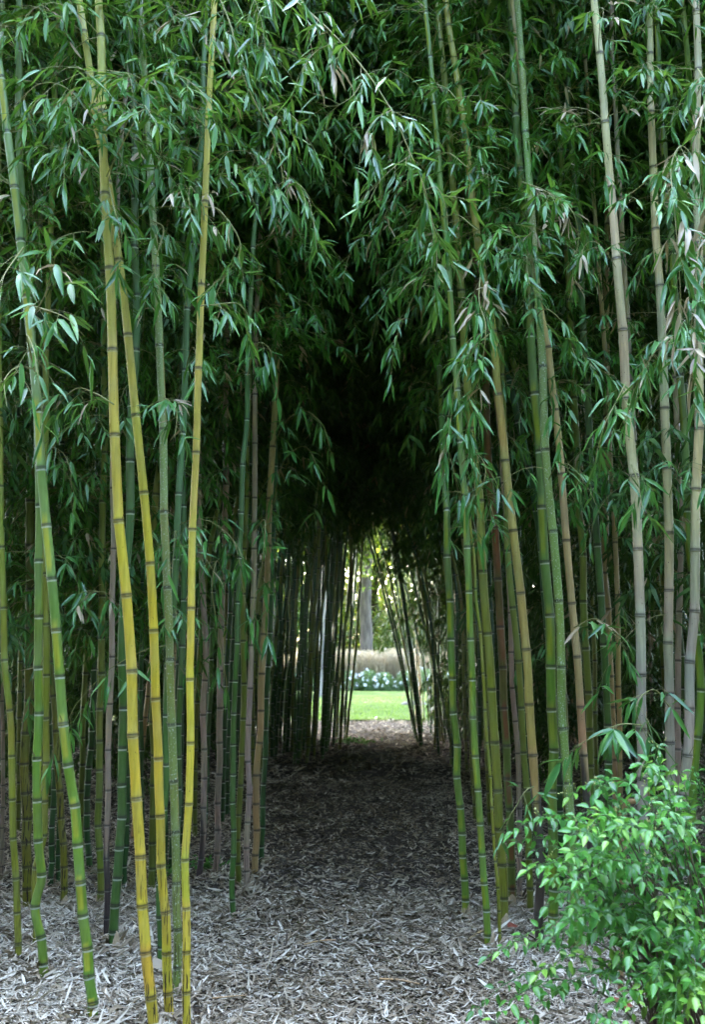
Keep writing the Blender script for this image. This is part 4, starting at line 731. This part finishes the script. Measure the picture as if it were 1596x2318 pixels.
# ------------------------------------------------------------------ glossy shrub, lower right
SHL = leaf_mat('shrub_leaf', [(0, (.02, .10, .016)), (.4, (.045, .20, .03)), (.8, (.10, .34, .04)), (1, (.24, .46, .06))], rough=.32, trans=.25, tcol=(.25, .6, .06), spec=.6, edge=(.16, .36, .06))
SHS = simple('shrub_stem', (.05, .15, .04), (.13, .24, .07), 10, .5)
WOODY = simple('shrub_wood', (.14, .11, .08), (.26, .21, .16), 20, .8)
BUD = simple('shrub_bud', (.42, .50, .12), (.62, .62, .25), 30, .5)
poly = [(1175, 1930), (1250, 1835), (1300, 1790), (1400, 1770), (1500, 1715), (1620, 1690), (1640, 2400), (1400, 2400), (1400, 2230), (1330, 2170), (1210, 2150), (1170, 2040)]
def inside(u, v):
    c = False; j = len(poly) - 1
    for i in range(len(poly)):
        (a, b), (p_, q_) = poly[i], poly[j]
        if (b > v) != (q_ > v) and u < (p_ - a) * (v - b) / (q_ - b) + a: c = not c
        j = i
    return c
g = np.random.default_rng(21); tips = []
while len(tips) < 112:
    u, v = g.uniform(1165, 1640), g.uniform(1690, 2400)
    if inside(u, v): tips.append((u, v, g.uniform(3.35, 4.15)))
tips += [(1112, 2310, 3.55), (1180, 2300, 3.5), (1100, 2170, 3.7), (1130, 2150, 3.65), (1165, 1905, 3.9), (1170, 1880, 3.9), (1290, 1800, 3.9), (1330, 1790, 3.8), (1380, 2300, 3.4), (1340, 2290, 3.5), (1420, 2310, 3.4), (1215, 2210, 3.6), (1085, 2290, 3.6), (1250, 2120, 3.6), (1400, 2250, 3.5), (1480, 1760, 4), (1500, 1700, 4), (1230, 1850, 3.9)]
stems, wood, buds = Bag(), Bag(), []
rootc = np.array([1.32, 4.0, 0]); roots = [rootc + np.array([g.normal(0, .12), g.normal(0, .1), 0]) for _ in range(9)]
for ti, (u, v, D) in enumerate(tips):
    e = at(u, v, D); e[2] = max(e[2], .05); b = roots[ti % 9]; mid = b * .45 + e * .55; mid[2] = max(e[2], .25) + g.uniform(.05, .28)
    if e[2] < .35: mid[2] += .12
    tt = np.linspace(0, 1, 22)[:, None]; pts = (1 - tt) ** 2 * b + 2 * tt * (1 - tt) * mid + tt ** 2 * e; pts += np.cumsum(g.normal(0, .002, pts.shape), 0)
    for i in range(21): (wood if i < 11 else stems).seg(pts[i], pts[i + 1], .0048 * (1 - i / 24), .0048 * (1 - (i + 1) / 24))
    seg = np.linalg.norm(np.diff(pts, axis=0), axis=1); S = np.concatenate([[0], np.cumsum(seg)]); tot = S[-1]; s = tot - min(.42, tot * .6); sz = g.uniform(.75, 1.1); roll = g.uniform(0, 3.14); tb = np.clip(g.normal(.45, .27), 0, 1)
    while s <= tot:
        p_ = np.array([np.interp(s, S, pts[:, k]) for k in range(3)]); q_ = np.array([np.interp(min(s + .02, tot + .001), S, pts[:, k]) for k in range(3)]); d = norm(q_ - p_ + 1e-6)
        lat = norm(np.cross(d, [math.sin(roll), .2, math.cos(roll)])); roll += 1.4; f = .7 + .3 * (tot - s) / .42
        for sd in (-1, 1):
            pe = p_ + (lat * sd + d * .4) * .012; stems.seg(p_, pe, .0009, .0008); L = .054 * sz * g.uniform(.7, 1.2) * f
            stems.leaf(pe, norm(lat * sd + d * .45 + np.array([0, 0, g.uniform(-.7, .1)])), norm(np.array([g.normal(0, .35), -.5 + g.normal(0, .3), 1])), L, L * g.uniform(.44, .58), g.uniform(.05, .35), np.clip(tb + g.normal(0, .13) + .15 * (1 - (tot - s) / .42), 0, 1), 0)
        s += g.uniform(.03, .05)
    L = .05 * sz; stems.leaf(pts[-1], norm(pts[-1] - pts[-3] + [0, 0, -.01]), [0, -.4, 1], L, L * .5, .2, min(1, tb + .25), 0)
    if v < 1900 and g.random() < .6 or ti % 17 == 0:
        for k in range(int(g.integers(4, 9))):
            d = norm(norm(pts[-1] - pts[-4]) * .5 + g.normal(0, .45, 3) + [0, 0, .9]); a = pts[-1] + g.normal(0, .004, 3); b2 = a + d * g.uniform(.02, .05); stems.seg(a, b2, .0007, .0006); buds.append((b2, b2 + d * g.uniform(.008, .014)))
root = empty('leafy_shrub', rootc, label='glossy bright green shrub with small oval leaves in the lower right corner', cat='shrub')
link('foliage', stems.build('foliage', T_OVAL, SHL, SHS, rootc, twig_k=5), root); link('stem', wood.build('stem', T_LOW, SHL, WOODY, rootc, twig_k=6), root)
bu = np.array(buds); md = (bu[:, 0] + bu[:, 1]) / 2; n = len(bu)
v1, t1 = tubes(bu[:, 0] - rootc, md - rootc, np.full(n, .0008), np.full(n, .0022), 6); v2, t2 = tubes(md - rootc, bu[:, 1] - rootc, np.full(n, .0022), np.full(n, .0006), 6)
link('blossom', mesh('blossom', np.concatenate([v1, v2]), np.concatenate([t1, t2 + len(v1)]), [BUD]), root)  # the shrub's flower buds

# ------------------------------------------------------------------ small things on the ground
def weed(u, v, n, Rr, h, lab, L=.04):
    b = gnd(u, v); g = np.random.default_rng(int(u)); bag = Bag()
    for k in range(n):
        a = g.uniform(0, 6.28); d = norm(np.array([math.cos(a), math.sin(a), g.uniform(.3, 1.6)])); p_ = b * [1, 1, 0] + np.array([g.normal(0, Rr * .4), g.normal(0, Rr * .4), 0]); q_ = p_ + d * h * g.uniform(.5, 1.1); bag.seg(p_, q_, .001, .0008)
        for j in range(4): bag.leaf(p_ + (q_ - p_) * g.uniform(.5, 1), norm(d + g.normal(0, .6, 3)), norm(np.array([0, -.4, 1]) + g.normal(0, .3, 3)), L * g.uniform(.6, 1.2), L * .5, .3, g.uniform(.1, .6), 0)
    tag(link('weed', bag.build('weed', T_OVAL, SHL, SHS, b * [1, 1, 0]), None, b * [1, 1, 0]), lab, 'weed')
weed(470, 1968, 26, .12, .10, 'low green weed growing between the two dead culms left of the path')
weed(800, 1683, 60, .4, .10, 'small patch of green weeds at the dark far end of the path', L=.06)
weed(392, 1985, 16, .1, .08, 'tiny dark weed behind the yellow and speckled culms')
def stick(u0, v0, u1, v1, r, lab, z=.03):
    a, b = gnd(u0, v0), gnd(u1, v1); a[2] = b[2] = z; c = a; path = smooth([a, (a + b) / 2 + [0, 0, .006], b], 6); me, _, _ = culm_mesh('cane', path, r, 'tan', c, .8, int(u0), K=8)
    tag(link('fallen_cane', me, None, c), lab, 'cane')
stick(1060, 2140, 1110, 2112, .006, 'short pale cane lying on the litter at the foot of the nearest right culm')
stick(480, 2275, 560, 2268, .004, 'thin straw-coloured stick lying on the litter right of the yellow culm')
stick(690, 2150, 760, 2140, .004, 'thin dry stick lying in the middle of the path')
stick(860, 2230, 950, 2242, .0045, 'long thin dry stick near the bottom of the path')
# broken stub poking out beside the shrub
a = at(1412, 1835, 4.6); b = at(1445, 1812, 4.45); foot = np.array([a[0] - .02, 4.7, 0]); path = smooth([foot, (foot + a) / 2 + [.01, 0, 0], a, b], 6); me, _, _ = culm_mesh('cane', path, .012, 'tan', foot, 1.0, 9, K=10)
tag(link('broken_cane', me, None, foot), 'broken tan cane sticking up behind the glossy shrub', 'cane')
# dead curled leaves and a stone
def rock(u, v, s, h, lab, mt, nm):
    b = gnd(u, v); g = np.random.default_rng(3); th, ph = np.meshgrid(np.linspace(0, 2 * np.pi, 19)[:-1], np.linspace(.05, np.pi / 2 + .3, 8)); rr = 1 + .12 * np.sin(3 * th + 1) * np.sin(2 * ph) + .06 * np.sin(7 * th)
    V = np.stack([rr * np.sin(ph) * np.cos(th) * s, rr * np.sin(ph) * np.sin(th) * s * .6, rr * np.cos(ph) * h], -1).reshape(-1, 3); T = []
    for i in range(7):
        for j in range(18): a_ = i * 18 + j; b_ = i * 18 + (j + 1) % 18; T += [(a_, b_ + 18, b_), (a_, a_ + 18, b_ + 18)]
    for j in range(1, 17): T.append((0, j, j + 1))
    tag(link(nm, mesh(nm, V, T, [mt]), None, b * [1, 1, 0]), lab, 'stone')
rock(936, 1596, .42, .14, 'low grey stone lying in the lawn beyond the tunnel', GBARK, 'stone')
def dead_leaf(u, v, L, Wd, tint, lab, az):
    b = gnd(u, v); b[2] = .045; P = np.zeros((1, 3)); v_, t_, a_ = leaves(P, np.array([[math.cos(az), math.sin(az), .25]]), np.array([[.1, -.5, 1.]]), np.array([L]), np.array([Wd]), np.array([.35]), np.array([tint]), np.zeros(1), T_OVAL, wave=.06)
    tag(link('dead_leaf', mesh('dead_leaf', v_, t_, [RED if tint < .3 else LIT], {'lc': a_}), None, b), lab, 'leaf')
RED = simple('red_leaf', (.22, .05, .025), (.35, .10, .05), 40, .6)
dead_leaf(1150, 2118, .07, .045, .1, 'reddish brown dead leaf left of the glossy shrub', .4)
dead_leaf(1400, 2312, .13, .08, .1, 'large rust-brown dead leaf under the glossy shrub at the bottom edge', .9)
dead_leaf(1252, 2215, .1, .05, .9, 'big pale tan dead leaf under the left side of the glossy shrub', -1.2)
dead_leaf(330, 2215, .13, .07, .6, 'broad greyish sheath leaf lying behind the thick golden culm', .2)
